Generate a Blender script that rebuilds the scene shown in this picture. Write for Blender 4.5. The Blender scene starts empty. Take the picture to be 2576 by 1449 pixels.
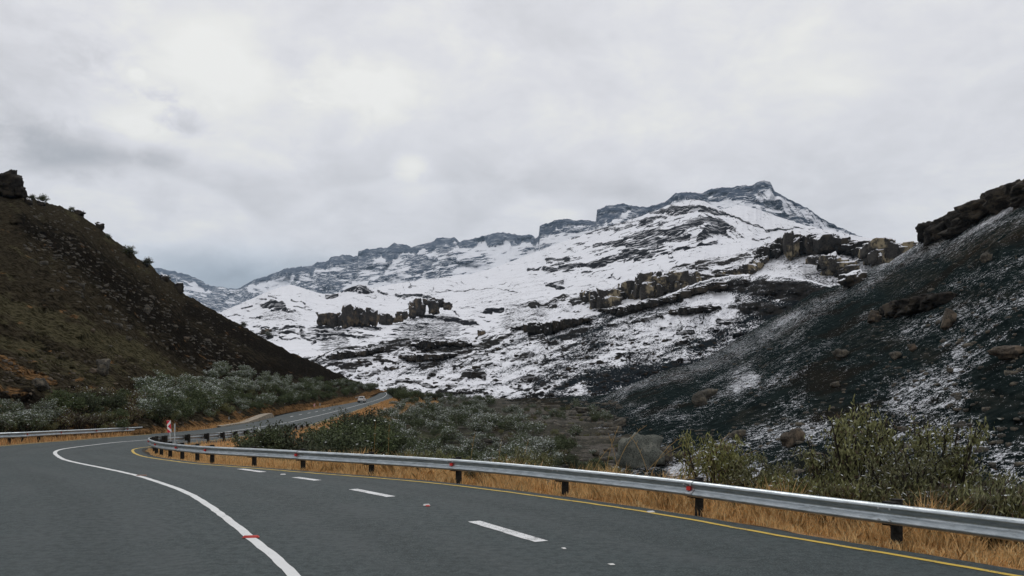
import bpy, math, random
import numpy as np
from mathutils import Vector, Matrix

# ------------------------------------------------------------------ camera
sc = bpy.context.scene
H0 = 2.1            # eye height over the road, metres
FP, CX, HY = 2020.0, 1288.0, 1020.0   # focal length / centre column / horizon row (2576 x 1449 reading of the photo)
cam = bpy.data.cameras.new("camera")
cam.sensor_width = 36.0
cam.lens = 36.0 * FP / 2576.0
cam.shift_y = (HY - 724.5) / 2576.0
cam.clip_start = 0.1
cam.clip_end = 60000
camo = bpy.data.objects.new("camera", cam)
camo.location = (0, 0, H0)
camo.rotation_euler = (math.radians(90), 0, 0)
sc.collection.objects.link(camo)
sc.camera = camo

def W(px, py, d):
    return ((px - CX) / FP * d, d, H0 - (py - HY) / FP * d)

def azel(px, py):
    v = Vector(W(px, py, 1.0)) - Vector((0, 0, H0))
    v.normalize()
    return math.atan2(v.x, v.y), math.asin(v.z)

# ------------------------------------------------------------------ node helper
class NT:
    def __init__(s, tree):
        s.t = tree; s.n = tree.nodes; s.l = tree.links
    def node(s, typ, **kw):
        n = s.n.new(typ)
        for k, v in kw.items(): setattr(n, k, v)
        return n
    def put(s, sock, v):
        if hasattr(v, 'is_output'): s.l.new(v, sock)
        elif v is not None:
            if sock.type == 'RGBA' and len(v) == 3: v = (*v, 1)
            sock.default_value = v
    def math(s, op, a, b=None, c=None, clamp=False):
        n = s.node('ShaderNodeMath', operation=op, use_clamp=clamp)
        s.put(n.inputs[0], a)
        if b is not None: s.put(n.inputs[1], b)
        if c is not None: s.put(n.inputs[2], c)
        return n.outputs[0]
    def vmath(s, op, a, b=None):
        n = s.node('ShaderNodeVectorMath', operation=op)
        s.put(n.inputs[0], a)
        if b is not None: s.put(n.inputs[1], b)
        return n.outputs[0]
    def mix(s, f, a, b):
        n = s.node('ShaderNodeMix', data_type='RGBA')
        s.put(n.inputs[0], f); s.put(n.inputs[6], a); s.put(n.inputs[7], b)
        return n.outputs[2]
    def step(s, x, lo, hi, a=0.0, b=1.0):
        n = s.node('ShaderNodeMapRange', interpolation_type='SMOOTHSTEP')
        s.put(n.inputs[0], x); s.put(n.inputs[1], lo); s.put(n.inputs[2], hi)
        n.inputs[3].default_value = a; n.inputs[4].default_value = b
        return n.outputs[0]
    def noise(s, vec, scale, detail=3, rough=0.55, dist=0.0):
        n = s.node('ShaderNodeTexNoise')
        s.put(n.inputs['Vector'], vec)
        n.inputs['Scale'].default_value = scale; n.inputs['Detail'].default_value = detail
        n.inputs['Roughness'].default_value = rough; n.inputs['Distortion'].default_value = dist
        return n.outputs['Fac']
    def scale(s, vec, sc3):
        n = s.node('ShaderNodeMapping'); s.put(n.inputs[0], vec); n.inputs[3].default_value = sc3
        return n.outputs[0]
    def bump(s, h, strength, dist):
        n = s.node('ShaderNodeBump'); s.put(n.inputs['Height'], h)
        n.inputs['Strength'].default_value = strength; n.inputs['Distance'].default_value = dist
        return n.outputs[0]

def new_mat(name, rough=0.9, spec=0.2):
    m = bpy.data.materials.new(name); m.use_nodes = True
    t = NT(m.node_tree)
    b = t.n['Principled BSDF']
    b.inputs['Roughness'].default_value = rough
    b.inputs['Specular IOR Level'].default_value = spec
    t.b = b; t.pos = t.node('ShaderNodeTexCoord').outputs['Object']
    return m, t

# ------------------------------------------------------------------ sky
world = bpy.data.worlds.new("World"); sc.world = world; world.use_nodes = True
wt = NT(world.node_tree); wt.n.clear()
SUN_EL, SUN_AZ = math.radians(48), math.radians(-12)
tc = wt.node('ShaderNodeTexCoord').outputs['Generated']
sep = wt.node('ShaderNodeSeparateXYZ'); wt.put(sep.inputs[0], tc)
sx, sy, sz = sep.outputs
az = wt.math('ARCTAN2', sx, sy); el = wt.math('ARCSINE', sz)
# cloud-plane coordinates so that clouds flatten toward the horizon
den = wt.math('ADD', wt.math('MAXIMUM', sz, 0.0), 0.22)
comb = wt.node('ShaderNodeCombineXYZ')
wt.put(comb.inputs[0], wt.math('DIVIDE', sx, den)); wt.put(comb.inputs[1], wt.math('DIVIDE', sy, den)); comb.inputs[2].default_value = 3.7
cp = comb.outputs[0]
n1 = wt.noise(cp, 1.1, 5, 0.55, 0.3)
n2 = wt.noise(cp, 4.2, 6, 0.6, 0.5)
n3 = wt.noise(cp, 0.45, 2, 0.5, 0.2)
n4 = wt.noise(wt.scale(tc, (1, 1, 1.8)), 7.0, 7, 0.62, 0.4)
n5 = wt.noise(wt.scale(tc, (1, 1, 1.6)), 24.0, 6, 0.62, 0.5)
nw = wt.math('MULTIPLY', wt.math('ADD', n4, n5), 0.5)
lum = wt.math('ADD', 0.80, wt.math('MULTIPLY', wt.math('SUBTRACT', n1, 0.5), 0.42))
lum = wt.math('ADD', lum, wt.math('MULTIPLY', wt.math('SUBTRACT', n2, 0.5), 0.30))
lum = wt.math('ADD', lum, wt.math('MULTIPLY', wt.math('SUBTRACT', n3, 0.5), 0.12))
lum = wt.math('ADD', lum, wt.math('ADD', wt.math('MULTIPLY', wt.math('SUBTRACT', n4, 0.5), 0.18), wt.math('MULTIPLY', wt.math('SUBTRACT', n5, 0.5), 0.13)))
def ell(px, py, rx, ry, inner, outer, warp=0.0, dens=1):
    """0..1 field: 1 inside an ellipse given in picture units, soft between radii inner..outer"""
    a0, e0 = azel(px, py)
    a1, _ = azel(px + rx, py); _, e1 = azel(px, py - ry)
    ax = wt.math('DIVIDE', wt.math('SUBTRACT', az, a0), abs(a1 - a0))
    ay = wt.math('DIVIDE', wt.math('SUBTRACT', el, e0), abs(e1 - e0))
    r = wt.math('SQRT', wt.math('ADD', wt.math('MULTIPLY', ax, ax), wt.math('MULTIPLY', ay, ay)))
    if warp: r = wt.math('ADD', r, wt.math('MULTIPLY', wt.math('SUBTRACT', nw, 0.5), warp))
    return wt.step(r, inner, outer, 1.0, 0.0), ay
def add(field, k):
    global lum
    lum = wt.math('ADD', lum, wt.math('MULTIPLY', field, k))
# smooth lens-shaped banks over the ridge
for (px, py, rx, ry, k) in [(330, 590, 350, 170, .075), (1100, 640, 440, 196, .05), (1420, 630, 260, 150, .03)]:
    f, ay = ell(px, py, rx, ry, 0.88, 1.07, 0.55)
    up = wt.step(ay, -0.5, 0.7)
    add(wt.math('MULTIPLY', f, up), k)
    g, ay = ell(px, py - 18, rx, ry, 0.95, 1.5, 0.3)
    add(wt.math('MULTIPLY', wt.math('MULTIPLY', g, wt.math('SUBTRACT', 1.0, f)), wt.step(ay, 0.0, .6)), -0.05)
for (px, py, rx, ry, o, wp, k) in [
        (1032, 415, 130, 75, 1.6, 1.5, .09), (1036, 420, 50, 34, 1.5, 2.6, .17), (930, 235, 210, 100, 1.3, 4.0, .15), (345, 187, 40, 26, 1.2, 4.2, .22),
        (560, 180, 190, 120, 1.4, 4.0, .12), (2080, 200, 170, 80, 1.4, 4.0, .08), (330, 320, 260, 60, 1.2, 2.0, .12),
        (150, 370, 210, 75, 1.3, 3.2, -.19), (60, 130, 400, 160, 1.3, 1.6, -.12), (400, 395, 80, 32, 1.3, 1.8, -.14), (395, 520, 60, 55, 1.3, 1.6, -.08), (60, 300, 90, 60, 1.3, 2.0, -.1),
        (430, 270, 110, 80, 1.2, 4.6, -.20), (480, 330, 90, 40, 1.2, 4.0, -.10), (230, 150, 120, 50, 1.3, 4.0, -.10), (700, 150, 100, 40, 1.3, 4, -.06), (600, 300, 700, 260, 1.6, .4, .03),
        (610, 712, 320, 80, 1.4, .5, -.30), (600, 480, 300, 60, 1.5, .6, -.04), (130, 500, 200, 60, 1.4, .5, .03),
        (1900, 90, 900, 200, 1.5, .4, .02), (1200, 760, 700, 160, 1.5, .3, -.06)]:
    f, _ = ell(px, py, rx, ry, 0.0, o, wp); add(f, k)
lum = wt.math('MINIMUM', wt.math('MAXIMUM', lum, 0.2), 0.95)
dark = wt.step(lum, 0.66, 0.30)
bl, _ = ell(600, 705, 420, 95, 0.0, 1.4, .4)
warm = wt.step(lum, 0.80, 0.92)
ccol = wt.mix(wt.math('MULTIPLY', n1, 1.0), (0.985, 0.99, 1.03), (1.0, 0.985, 1.01))
ccol = wt.mix(dark, ccol, (0.93, 0.98, 1.05))
ccol = wt.mix(bl, ccol, (0.88, 0.98, 1.09))
ccol = wt.mix(warm, ccol, (1.01, 1.0, 0.96))
cmul = wt.node('ShaderNodeVectorMath', operation='SCALE'); wt.put(cmul.inputs[0], ccol); wt.put(cmul.inputs[3], lum)
skyt = wt.node('ShaderNodeTexSky', sky_type='NISHITA', sun_disc=False, sun_elevation=SUN_EL, sun_rotation=SUN_AZ, altitude=1800)
bgs = wt.node('ShaderNodeBackground'); wt.put(bgs.inputs[0], skyt.outputs[0]); bgs.inputs[1].default_value = 0.05
bgc = wt.node('ShaderNodeBackground'); wt.put(bgc.inputs[0], cmul.outputs[0]); bgc.inputs[1].default_value = 1.0
ms = wt.node('ShaderNodeMixShader'); ms.inputs[0].default_value = 0.96
wt.l.new(bgs.outputs[0], ms.inputs[1]); wt.l.new(bgc.outputs[0], ms.inputs[2])
wo = wt.node('ShaderNodeOutputWorld'); wt.l.new(ms.outputs[0], wo.inputs[0])

sun = bpy.data.lights.new("sun", 'SUN'); sun.energy = 0.9; sun.angle = math.radians(18); sun.color = (1, 0.97, 0.93)
suno = bpy.data.objects.new("sun", sun)
sd = Vector((math.sin(SUN_AZ) * math.cos(SUN_EL), math.cos(SUN_AZ) * math.cos(SUN_EL), math.sin(SUN_EL)))
suno.rotation_euler = sd.to_track_quat('Z', 'Y').to_euler(); sc.collection.objects.link(suno)
sc.view_settings.view_transform = 'Standard'; sc.view_settings.look = 'None'
sc.view_settings.exposure = 0.0; sc.view_settings.gamma = 1.0
sc.cycles.volume_bounces = 0
sc.cycles.max_bounces = 5; sc.cycles.diffuse_bounces = 2

# ------------------------------------------------------------------ noise (numpy)
def _hash(ix, iy, iz):
    h = (ix.astype(np.int64) * 374761393 + iy.astype(np.int64) * 668265263 + iz.astype(np.int64) * 2147483647) & 0xFFFFFFFF
    h = ((h ^ (h >> 13)) * 1274126177) & 0xFFFFFFFF
    h = ((h ^ (h >> 16)) * 2246822519) & 0xFFFFFFFF
    return ((h ^ (h >> 15)) & 0xFFFFFF) / float(0xFFFFFF)
def vn(x, y, z=0.0):
    x = np.asarray(x, float); y = np.asarray(y, float); z = np.zeros_like(x) + z
    ix, iy, iz = np.floor(x), np.floor(y), np.floor(z)
    fx, fy, fz = x - ix, y - iy, z - iz
    fx, fy, fz = [f * f * f * (f * (f * 6 - 15) + 10) for f in (fx, fy, fz)]
    r = 0
    for a in (0, 1):
        for b in (0, 1):
            for c in (0, 1):
                w = (fx if a else 1 - fx) * (fy if b else 1 - fy) * (fz if c else 1 - fz)
                r = r + w * _hash(ix + a, iy + b, iz + c)
    return r * 2 - 1
def fbm(x, y, z=0.0, o=4, g=0.5, l=2.03):
    r = 0; a = 1.0; s = 0.0
    x = np.asarray(x, float); y = np.asarray(y, float)
    for i in range(o):
        r = r + a * vn(x + 17.3 * i, y - 9.1 * i, z); s += a
        x = x * l; y = y * l; z = np.asarray(z) * l; a *= g
    return r / s * 1.6
def sstep(x, a, b):
    t = np.clip((x - a) / (b - a), 0, 1); return t * t * (3 - 2 * t)

# ------------------------------------------------------------------ mesh helpers
def link(o, parent=None):
    sc.collection.objects.link(o)
    if parent is not None: o.parent = parent
    return o
def tag(o, label=None, cat=None, group=None, kind=None):
    if label: o['label'] = label
    if cat: o['category'] = cat
    if group: o['group'] = group
    if kind: o['kind'] = kind
    return o
def mesh_np(name, V, F, mats, smooth=True, col=None, midx=None, parent=None):
    me = bpy.data.meshes.new(name)
    V = np.asarray(V, np.float32); F = np.asarray(F, np.int32)
    k = F.shape[1]
    me.vertices.add(len(V)); me.vertices.foreach_set('co', V.ravel())
    me.loops.add(F.size); me.loops.foreach_set('vertex_index', F.ravel())
    me.polygons.add(len(F)); me.polygons.foreach_set('loop_start', np.arange(0, F.size, k, dtype=np.int32))
    me.polygons.foreach_set('loop_total', np.full(len(F), k, np.int32))
    if smooth: me.polygons.foreach_set('use_smooth', np.ones(len(F), bool))
    if midx is not None: me.polygons.foreach_set('material_index', np.asarray(midx, np.int32))
    for m in (mats if isinstance(mats, (list, tuple)) else [mats]): me.materials.append(m)
    if col is not None:
        a = me.attributes.new('m', 'FLOAT_COLOR', 'POINT')
        c = np.ones((len(V), 4), np.float32); c[:, :3] = col; a.data.foreach_set('color', c.ravel())
    me.update(calc_edges=True); me.validate()
    o = bpy.data.objects.new(name, me)
    return link(o, parent)
def grid_faces(nr, nc, off=0, flip=False):
    i = np.arange(nr - 1)[:, None] * nc + np.arange(nc - 1)[None, :]
    f = np.stack([i, i + 1, i + nc + 1, i + nc], -1).reshape(-1, 4) + off
    return f[:, ::-1] if flip else f
def empty(name, loc, rz=0.0):
    o = bpy.data.objects.new(name, None); o.empty_display_size = 0.3
    o.location = loc; o.rotation_euler = (0, 0, rz); return link(o)

class MB:
    def __init__(s): s.v = []; s.f = []; s.mi = []
    def add(s, vs, fs, mi=0):
        o = len(s.v); s.v += [tuple(v) for v in vs]; s.f += [tuple(i + o for i in f) for f in fs]; s.mi += [mi] * len(fs)
    def box(s, c, sz, rz=0.0, mi=0, taper=1.0, M=None):
        x, y, z = [q / 2 for q in sz]; vs = []
        for dz in (-1, 1):
            k = taper if dz > 0 else 1
            for dx, dy in ((-1, -1), (1, -1), (1, 1), (-1, 1)):
                p = Vector((dx * x * k, dy * y * k, dz * z))
                if rz: p = Matrix.Rotation(rz, 3, 'Z') @ p
                if M: p = M @ p
                vs.append(p + Vector(c))
        s.add(vs, [(3, 2, 1, 0), (4, 5, 6, 7), (0, 1, 5, 4), (1, 2, 6, 5), (2, 3, 7, 6), (3, 0, 4, 7)], mi)
    def tube(s, pts, rad, n=6, mi=0, cap=True):
        pts = [Vector(p) for p in pts]; rings = []
        if not hasattr(rad, '__len__'): rad = [rad] * len(pts)
        for i, p in enumerate(pts):
            t = (pts[min(i + 1, len(pts) - 1)] - pts[max(i - 1, 0)]).normalized()
            a = t.cross(Vector((0, 0, 1)))
            if a.length < 1e-3: a = Vector((1, 0, 0))
            a.normalize(); b = t.cross(a)
            rings.append([p + (a * math.cos(2 * math.pi * k / n) + b * math.sin(2 * math.pi * k / n)) * rad[i] for k in range(n)])
        vs = [v for r in rings for v in r]; fs = []
        for i in range(len(pts) - 1):
            for k in range(n): fs.append((i * n + k, i * n + (k + 1) % n, (i + 1) * n + (k + 1) % n, (i + 1) * n + k))
        if cap: fs += [tuple(range(n))[::-1], tuple((len(pts) - 1) * n + k for k in range(n))]
        s.add(vs, fs, mi)
    def build(s, name, mats, parent=None, smooth=False, bevel=0.0):
        me = bpy.data.meshes.new(name); me.from_pydata(s.v, [], s.f)
        for m in (mats if isinstance(mats, (list, tuple)) else [mats]): me.materials.append(m)
        me.polygons.foreach_set('material_index', s.mi)
        if smooth: me.polygons.foreach_set('use_smooth', [True] * len(me.polygons))
        me.validate(); me.update()
        o = bpy.data.objects.new(name, me); link(o, parent)
        if bevel:
            b = o.modifiers.new('bevel', 'BEVEL'); b.width = bevel; b.segments = 2
        return o

# ------------------------------------------------------------------ materials
def flat_mat(name, col, rough=0.6, metal=0.0, var=0.12, vs=6.0, spec=0.3, bump=0.0):
    m, t = new_mat(name, rough, spec)
    n = t.noise(t.pos, vs, 4, 0.6)
    c = t.mix(t.step(n, 0.3, 0.7), tuple(q * (1 - var) for q in col), tuple(min(1, q * (1 + var)) for q in col))
    t.put(t.b.inputs['Base Color'], c); t.b.inputs['Metallic'].default_value = metal
    if bump: t.put(t.b.inputs['Normal'], t.bump(n, bump, 0.02))
    return m

SNOW = (0.80, 0.81, 0.845)
def snow_rock_mat(name, s, rock1, rock2, tan=(0.30, 0.24, 0.14), ledge=0.5, dark=(0.03, 0.032, 0.034), bumpd=1.0, lz=3.0, contrast=1.0, speck=1.0):
    """m.r rock cover, m.g pale sandstone, m.b share of bare burnt grass between the snow"""
    m, t = new_mat(name, 0.9, 0.15)
    at = t.node('ShaderNodeAttribute', attribute_name='m'); sp = t.node('ShaderNodeSeparateColor')
    t.put(sp.inputs[0], at.outputs['Color']); R, G, B = sp.outputs
    p = t.scale(t.pos, (s, s, s * lz))
    na = t.noise(p, 1.0, 5, 0.62)
    nb = t.noise(t.scale(t.pos, (s * .9, s * .9, s * 4.5 * lz / 3)), 1.3, 4, 0.6, 0.3)
    nc = t.noise(t.pos, s * 9.0 * speck, 3, 0.7)
    r = t.math('ADD', R, t.math('MULTIPLY', t.math('SUBTRACT', na, 0.5), 1.1 * contrast))
    rock = t.step(r, 0.44, 0.52)
    led = t.step(t.math('ADD', nb, t.math('MULTIPLY', R, -0.08)), 0.455, 0.49)      # snow lying on ledges
    rock = t.math('MULTIPLY', rock, t.math('SUBTRACT', 1.0, t.math('MULTIPLY', t.math('MULTIPLY', led, ledge), t.math('SUBTRACT', 1.0, t.math('MULTIPLY', G, .85)))))
    rc = t.mix(t.step(nc, 0.3, 0.7), rock1, rock2)
    st = t.noise(t.scale(t.pos, (s * 3, s * 3, s * 0.5)), 1.0, 3, 0.6)
    rc = t.mix(t.math('MULTIPLY', G, t.step(st, 0.40, 0.54)), rc, tan)
    sn = t.mix(t.step(na, 0.35, 0.7), SNOW, tuple(q * 0.93 for q in SNOW))
    thr = t.math('SUBTRACT', 0.75, t.math('MULTIPLY', B, 0.46))
    bare = t.step(t.math('ADD', nc, t.math('MULTIPLY', t.math('SUBTRACT', na, .5), .5)), t.math('SUBTRACT', thr, .04), t.math('ADD', thr, .04))
    ground = t.mix(bare, sn, t.mix(nb, dark, tuple(q * 1.8 for q in dark)))
    t.put(t.b.inputs['Base Color'], t.mix(rock, ground, rc))
    t.put(t.b.inputs['Normal'], t.bump(t.math('ADD', na, t.math('MULTIPLY', nc, .35)), 0.6, bumpd))
    return m

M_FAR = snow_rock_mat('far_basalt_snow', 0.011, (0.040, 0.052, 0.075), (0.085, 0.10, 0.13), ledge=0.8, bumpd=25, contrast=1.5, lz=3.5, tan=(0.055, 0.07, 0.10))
M_MID = snow_rock_mat('snow_slope', 0.035, (0.008, 0.009, 0.011), (0.042, 0.043, 0.047), ledge=0.75, bumpd=6, contrast=1.5, tan=(0.017, 0.017, 0.019))
M_CLIFFY = snow_rock_mat('snowy_sandstone', 0.08, (0.016, 0.016, 0.017), (0.06, 0.057, 0.053), tan=(0.2, 0.165, 0.11), ledge=0.8, bumpd=2.5, speck=1.0, contrast=1.6)
M_NEARSNOW = snow_rock_mat('snow_on_burnt_slope', 0.13, (0.010, 0.011, 0.012), (0.042, 0.040, 0.038), ledge=0.75, bumpd=1.5, dark=(0.010, 0.013, 0.015), speck=1.0, contrast=1.5, tan=(0.024, 0.022, 0.019))

def cliff_mat(name, s, c1, c2, tan, tans, snow=0.6, zs=.55):
    m, t = new_mat(name, 0.9, 0.15)
    geo = t.node('ShaderNodeNewGeometry'); sp = t.node('ShaderNodeSeparateXYZ'); t.put(sp.inputs[0], geo.outputs['Normal'])
    n = t.noise(t.scale(t.pos, (s, s, s * zs)), 1.0, 5, 0.7)
    n2 = t.noise(t.pos, s * 0.35, 3, 0.5); n3 = t.noise(t.pos, s * 4, 4, 0.7)
    c = t.mix(t.step(n3, 0.3, 0.7), c1, c2)
    c = t.mix(t.math('MULTIPLY', t.math('MULTIPLY', t.step(n, 0.44, 0.56), t.step(n2, 0.46, 0.58)), tans), c, tan)
    up = t.math('ADD', sp.outputs[2], t.math('MULTIPLY', t.math('SUBTRACT', n3, .5), 1.0))
    c = t.mix(t.step(up, snow, snow + .12), c, SNOW)
    t.put(t.b.inputs['Base Color'], c); t.put(t.b.inputs['Normal'], t.bump(t.math('ADD', n, n3), 0.7, 0.35 / s * .2))
    return m
M_SAND = cliff_mat('sandstone_cliff', 0.3, (0.018, 0.017, 0.017), (0.066, 0.060, 0.052), (0.27, 0.225, 0.145), 1.0, 0.42)
M_DARKCLIFF = cliff_mat('dark_weathered_cliff', 0.3, (0.010, 0.010, 0.010), (0.038, 0.035, 0.031), (0.10, 0.082, 0.06), 0.5, 0.5)
M_EDGE = cliff_mat('bare_dark_crag', 0.4, (0.007, 0.0065, 0.006), (0.036, 0.031, 0.025), (0.085, 0.068, 0.047), 0.6, 1.3, zs=2.6)
M_BASALT = cliff_mat('far_basalt_cliff', 0.03, (0.06, 0.07, 0.085), (0.10, 0.11, 0.125), (0.12, 0.12, 0.12), 0.4, 0.8)
M_BOULDER = cliff_mat('weathered_boulder', 2.6, (0.022, 0.021, 0.019), (0.13, 0.12, 0.10), (0.20, 0.17, 0.125), 0.6, 1.15, zs=1.4)
M_LICHEN = cliff_mat('lichen_boulder', 2.4, (0.03, 0.032, 0.028), (0.17, 0.18, 0.155), (0.24, 0.24, 0.2), 0.5, 1.1, zs=1.2)
M_TANB = cliff_mat('tan_boulder', 1.5, (0.035, 0.03, 0.025), (0.11, 0.092, 0.072), (0.20, 0.155, 0.11), 0.7, 1.2)

# right hill: burnt dark grass with flecks of snow
def burnt_mat():
    m, t = new_mat('burnt_grass_snow_flecks', 0.95, 0.1)
    at = t.node('ShaderNodeAttribute', attribute_name='m'); sp = t.node('ShaderNodeSeparateColor')
    t.put(sp.inputs[0], at.outputs['Color']); R, G, B = sp.outputs
    q = t.scale(t.pos, (1.0, 1.0, 2.2))
    f1 = t.noise(q, 3.4, 3, 0.8); f2 = t.noise(q, 0.5, 3, 0.6); f3 = t.noise(t.pos, 0.06, 3, 0.5); f4 = t.noise(q, 10.0, 2, .6)
    x = t.math('ADD', t.math('MULTIPLY', f1, 1.0), t.math('MULTIPLY', t.math('SUBTRACT', f4, .5), .45))
    f5 = t.noise(q, 1.0, 4, 0.7)
    x = t.math('ADD', x, t.math('MULTIPLY', t.math('SUBTRACT', f2, .5), .30))
    x = t.math('ADD', x, t.math('MULTIPLY', t.math('SUBTRACT', f5, .5), .55))
    thr = t.math('SUBTRACT', 0.765, t.math('MULTIPLY', B, 0.30))
    fl = t.step(x, thr, t.math('ADD', thr, 0.035))
    g1 = t.mix(t.step(f2, .35, .65), (0.008, 0.0135, 0.0135), (0.019, 0.027, 0.026))
    g1 = t.mix(t.step(f3, .52, .62), g1, (0.015, 0.015, 0.0125))
    g1 = t.mix(t.math('MULTIPLY', t.step(f4, .58, .68), .4), g1, (0.026, 0.028, 0.027))
    g1 = t.mix(t.math('MULTIPLY', G, t.step(f2, .35, .6)), g1, (0.075, 0.055, 0.035))
    rk = t.mix(t.step(f1, .4, .65), (0.03, 0.027, 0.024), (0.12, 0.105, 0.085))
    g1 = t.mix(t.step(t.math('ADD', R, t.math('MULTIPLY', t.math('SUBTRACT', f2, .5), .8)), .45, .6), g1, rk)
    t.put(t.b.inputs['Base Color'], t.mix(fl, g1, (0.74, 0.76, 0.80)))
    t.put(t.b.inputs['Normal'], t.bump(t.math('ADD', f1, f2), 0.8, 0.5))
    return m
M_BURNT = burnt_mat()
M_BURNT.node_tree.nodes['Principled BSDF'].inputs['Specular IOR Level'].default_value = 0.0
for _m in (M_NEARSNOW, M_MID, M_CLIFFY, M_FAR): _m.node_tree.nodes['Principled BSDF'].inputs['Specular IOR Level'].default_value = 0.0

def left_mat():
    m, t = new_mat('dark_grassy_slope', 0.95, 0.1)
    at = t.node('ShaderNodeAttribute', attribute_name='m'); sp = t.node('ShaderNodeSeparateColor')
    t.put(sp.inputs[0], at.outputs['Color']); R, G, B = sp.outputs      # r burnt black, g olive green, b dry orange
    f1 = t.noise(t.pos, 1.6, 5, 0.75); f2 = t.noise(t.pos, 0.35, 4, 0.6); f3 = t.noise(t.pos, 5.0, 3, .7)
    base = t.mix(t.step(f1, .38, .62), (0.014, 0.012, 0.008), (0.072, 0.060, 0.040))
    burnt = t.mix(t.step(f1, .4, .7), (0.007, 0.006, 0.005), (0.034, 0.029, 0.022))
    grn = t.mix(t.step(f1, .38, .62), (0.024, 0.023, 0.012), (0.112, 0.098, 0.058))
    dry = t.mix(t.step(f1, .40, .60), (0.04, 0.024, 0.012), (0.26, 0.15, 0.07))
    nn = t.math('MULTIPLY', t.math('SUBTRACT', f2, .5), 1.4)
    c = t.mix(t.step(t.math('ADD', G, nn), .35, .65), base, grn)
    c = t.mix(t.step(t.math('ADD', R, nn), .3, .7), c, burnt)
    c = t.mix(t.step(t.math('ADD', B, t.math('MULTIPLY', nn, 1.3)), .4, .62), c, dry)
    st = t.step(t.math('ADD', f3, t.math('MULTIPLY', t.math('SUBTRACT', f2, .5), .35)), .66, .70)
    c = t.mix(t.math('MULTIPLY', st, .75), c, (0.13, 0.115, 0.085))
    t.put(t.b.inputs['Base Color'], c); t.put(t.b.inputs['Normal'], t.bump(t.math('ADD', f1, t.math('MULTIPLY', f3, .4)), 0.9, 0.8))
    return m
M_LEFT = left_mat()
M_LEFT.node_tree.nodes['Principled BSDF'].inputs['Specular IOR Level'].default_value = 0.0

def asphalt_mat():
    m, t = new_mat('asphalt', 0.8, 0.2)
    a = t.noise(t.pos, 34, 3, 0.8); b = t.noise(t.pos, 7, 4, 0.6); c = t.noise(t.pos, 0.25, 3, 0.5, .5); v = t.noise(t.pos, 14, 4, .85)
    col = t.mix(t.step(a, .38, .62), (0.006, 0.010, 0.0105), (0.066, 0.092, 0.094))
    col = t.mix(t.math('MULTIPLY', t.step(v, .53, .64), .65), col, (0.026, 0.031, 0.033))
    col = t.mix(t.math('MULTIPLY', t.step(c, .40, .60), .6), col, (0.045, 0.060, 0.062))
    col = t.mix(t.math('MULTIPLY', t.step(b, .46, .62), .5), col, (0.020, 0.026, 0.027))
    gl = t.noise(t.pos, 3.2, 5, .7, .3); col = t.mix(t.math('MULTIPLY', t.step(gl, .54, .60), .22), col, (0.085, 0.10, 0.10))
    cr = t.noise(t.scale(t.pos, (1, 1, 1)), 1.1, 6, .6, 1.2); cr2 = t.math('ABSOLUTE', t.math('SUBTRACT', cr, .5)); col = t.mix(t.math('MULTIPLY', t.step(cr2, .006, .0), .35), col, (0.010, 0.012, 0.012))
    at = t.node('ShaderNodeAttribute', attribute_name='m'); sp = t.node('ShaderNodeSeparateColor'); t.put(sp.inputs[0], at.outputs['Color'])
    col = t.mix(t.math('MULTIPLY', sp.outputs[0], t.step(c, .3, .6)), col, (0.056, 0.065, 0.067))
    col = t.mix(t.math('MULTIPLY', sp.outputs[1], .5), col, (0.022, 0.025, 0.025))
    t.put(t.b.inputs['Base Color'], col)
    t.put(t.b.inputs['Roughness'], t.math('ADD', .62, t.math('MULTIPLY', b, .3)))
    t.put(t.b.inputs['Normal'], t.bump(t.math('ADD', a, t.math('MULTIPLY', b, .5)), 0.5, 0.012))
    return m
M_ASPH = asphalt_mat()
def paint_mat(name, c, wear):
    m, t = new_mat(name, 0.7, 0.3)
    a = t.noise(t.pos, 38, 4, 0.75); b = t.noise(t.pos, 2.0, 3, 0.6)
    x = t.math('ADD', a, t.math('MULTIPLY', t.math('SUBTRACT', b, .5), .5))
    t.put(t.b.inputs['Base Color'], t.mix(t.step(x, wear, wear + .05), t.mix(b, c, tuple(q * .8 for q in c)), (0.09, 0.095, 0.095)))
    return m
M_WHITE = paint_mat('white_road_paint', (0.72, 0.73, 0.72), .64)
M_WORN = paint_mat('worn_white_road_paint', (0.74, 0.75, 0.75), .56)
M_YELLOW = paint_mat('yellow_road_paint', (0.62, 0.43, 0.065), .58)

def ground_mat():
    m, t = new_mat('valley_ground', 0.95, 0.1)
    at = t.node('ShaderNodeAttribute', attribute_name='m'); sp = t.node('ShaderNodeSeparateColor')
    t.put(sp.inputs[0], at.outputs['Color']); R, G, B = sp.outputs      # r dry orange grass, g green, b gravel/dark
    f1 = t.noise(t.pos, 4.0, 5, 0.75); f2 = t.noise(t.pos, 0.6, 4, 0.6)
    base = t.mix(t.step(f2, .4, .6), t.mix(t.step(f1, .40, .62), (0.010, 0.011, 0.008), (0.050, 0.047, 0.032)), t.mix(t.step(f1, .42, .60), (0.014, 0.014, 0.011), (0.075, 0.066, 0.046)))
    grn = t.mix(t.step(f1, .35, .65), (0.03, 0.036, 0.014), (0.10, 0.105, 0.05))
    dry = t.mix(t.step(f1, .35, .65), (0.22, 0.115, 0.045), (0.46, 0.27, 0.12))
    grv = t.mix(t.step(f1, .35, .65), (0.035, 0.034, 0.032), (0.12, 0.105, 0.085))
    nn = t.math('MULTIPLY', t.math('SUBTRACT', f2, .5), 1.0)
    c = t.mix(t.step(t.math('ADD', G, nn), .35, .65), base, grn)
    c = t.mix(t.step(t.math('ADD', R, nn), .35, .65), c, dry)
    c = t.mix(t.step(t.math('ADD', B, nn), .4, .6), c, grv)
    t.put(t.b.inputs['Base Color'], c); t.put(t.b.inputs['Normal'], t.bump(f1, 0.8, 0.15))
    return m
M_GROUND = ground_mat()

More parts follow.
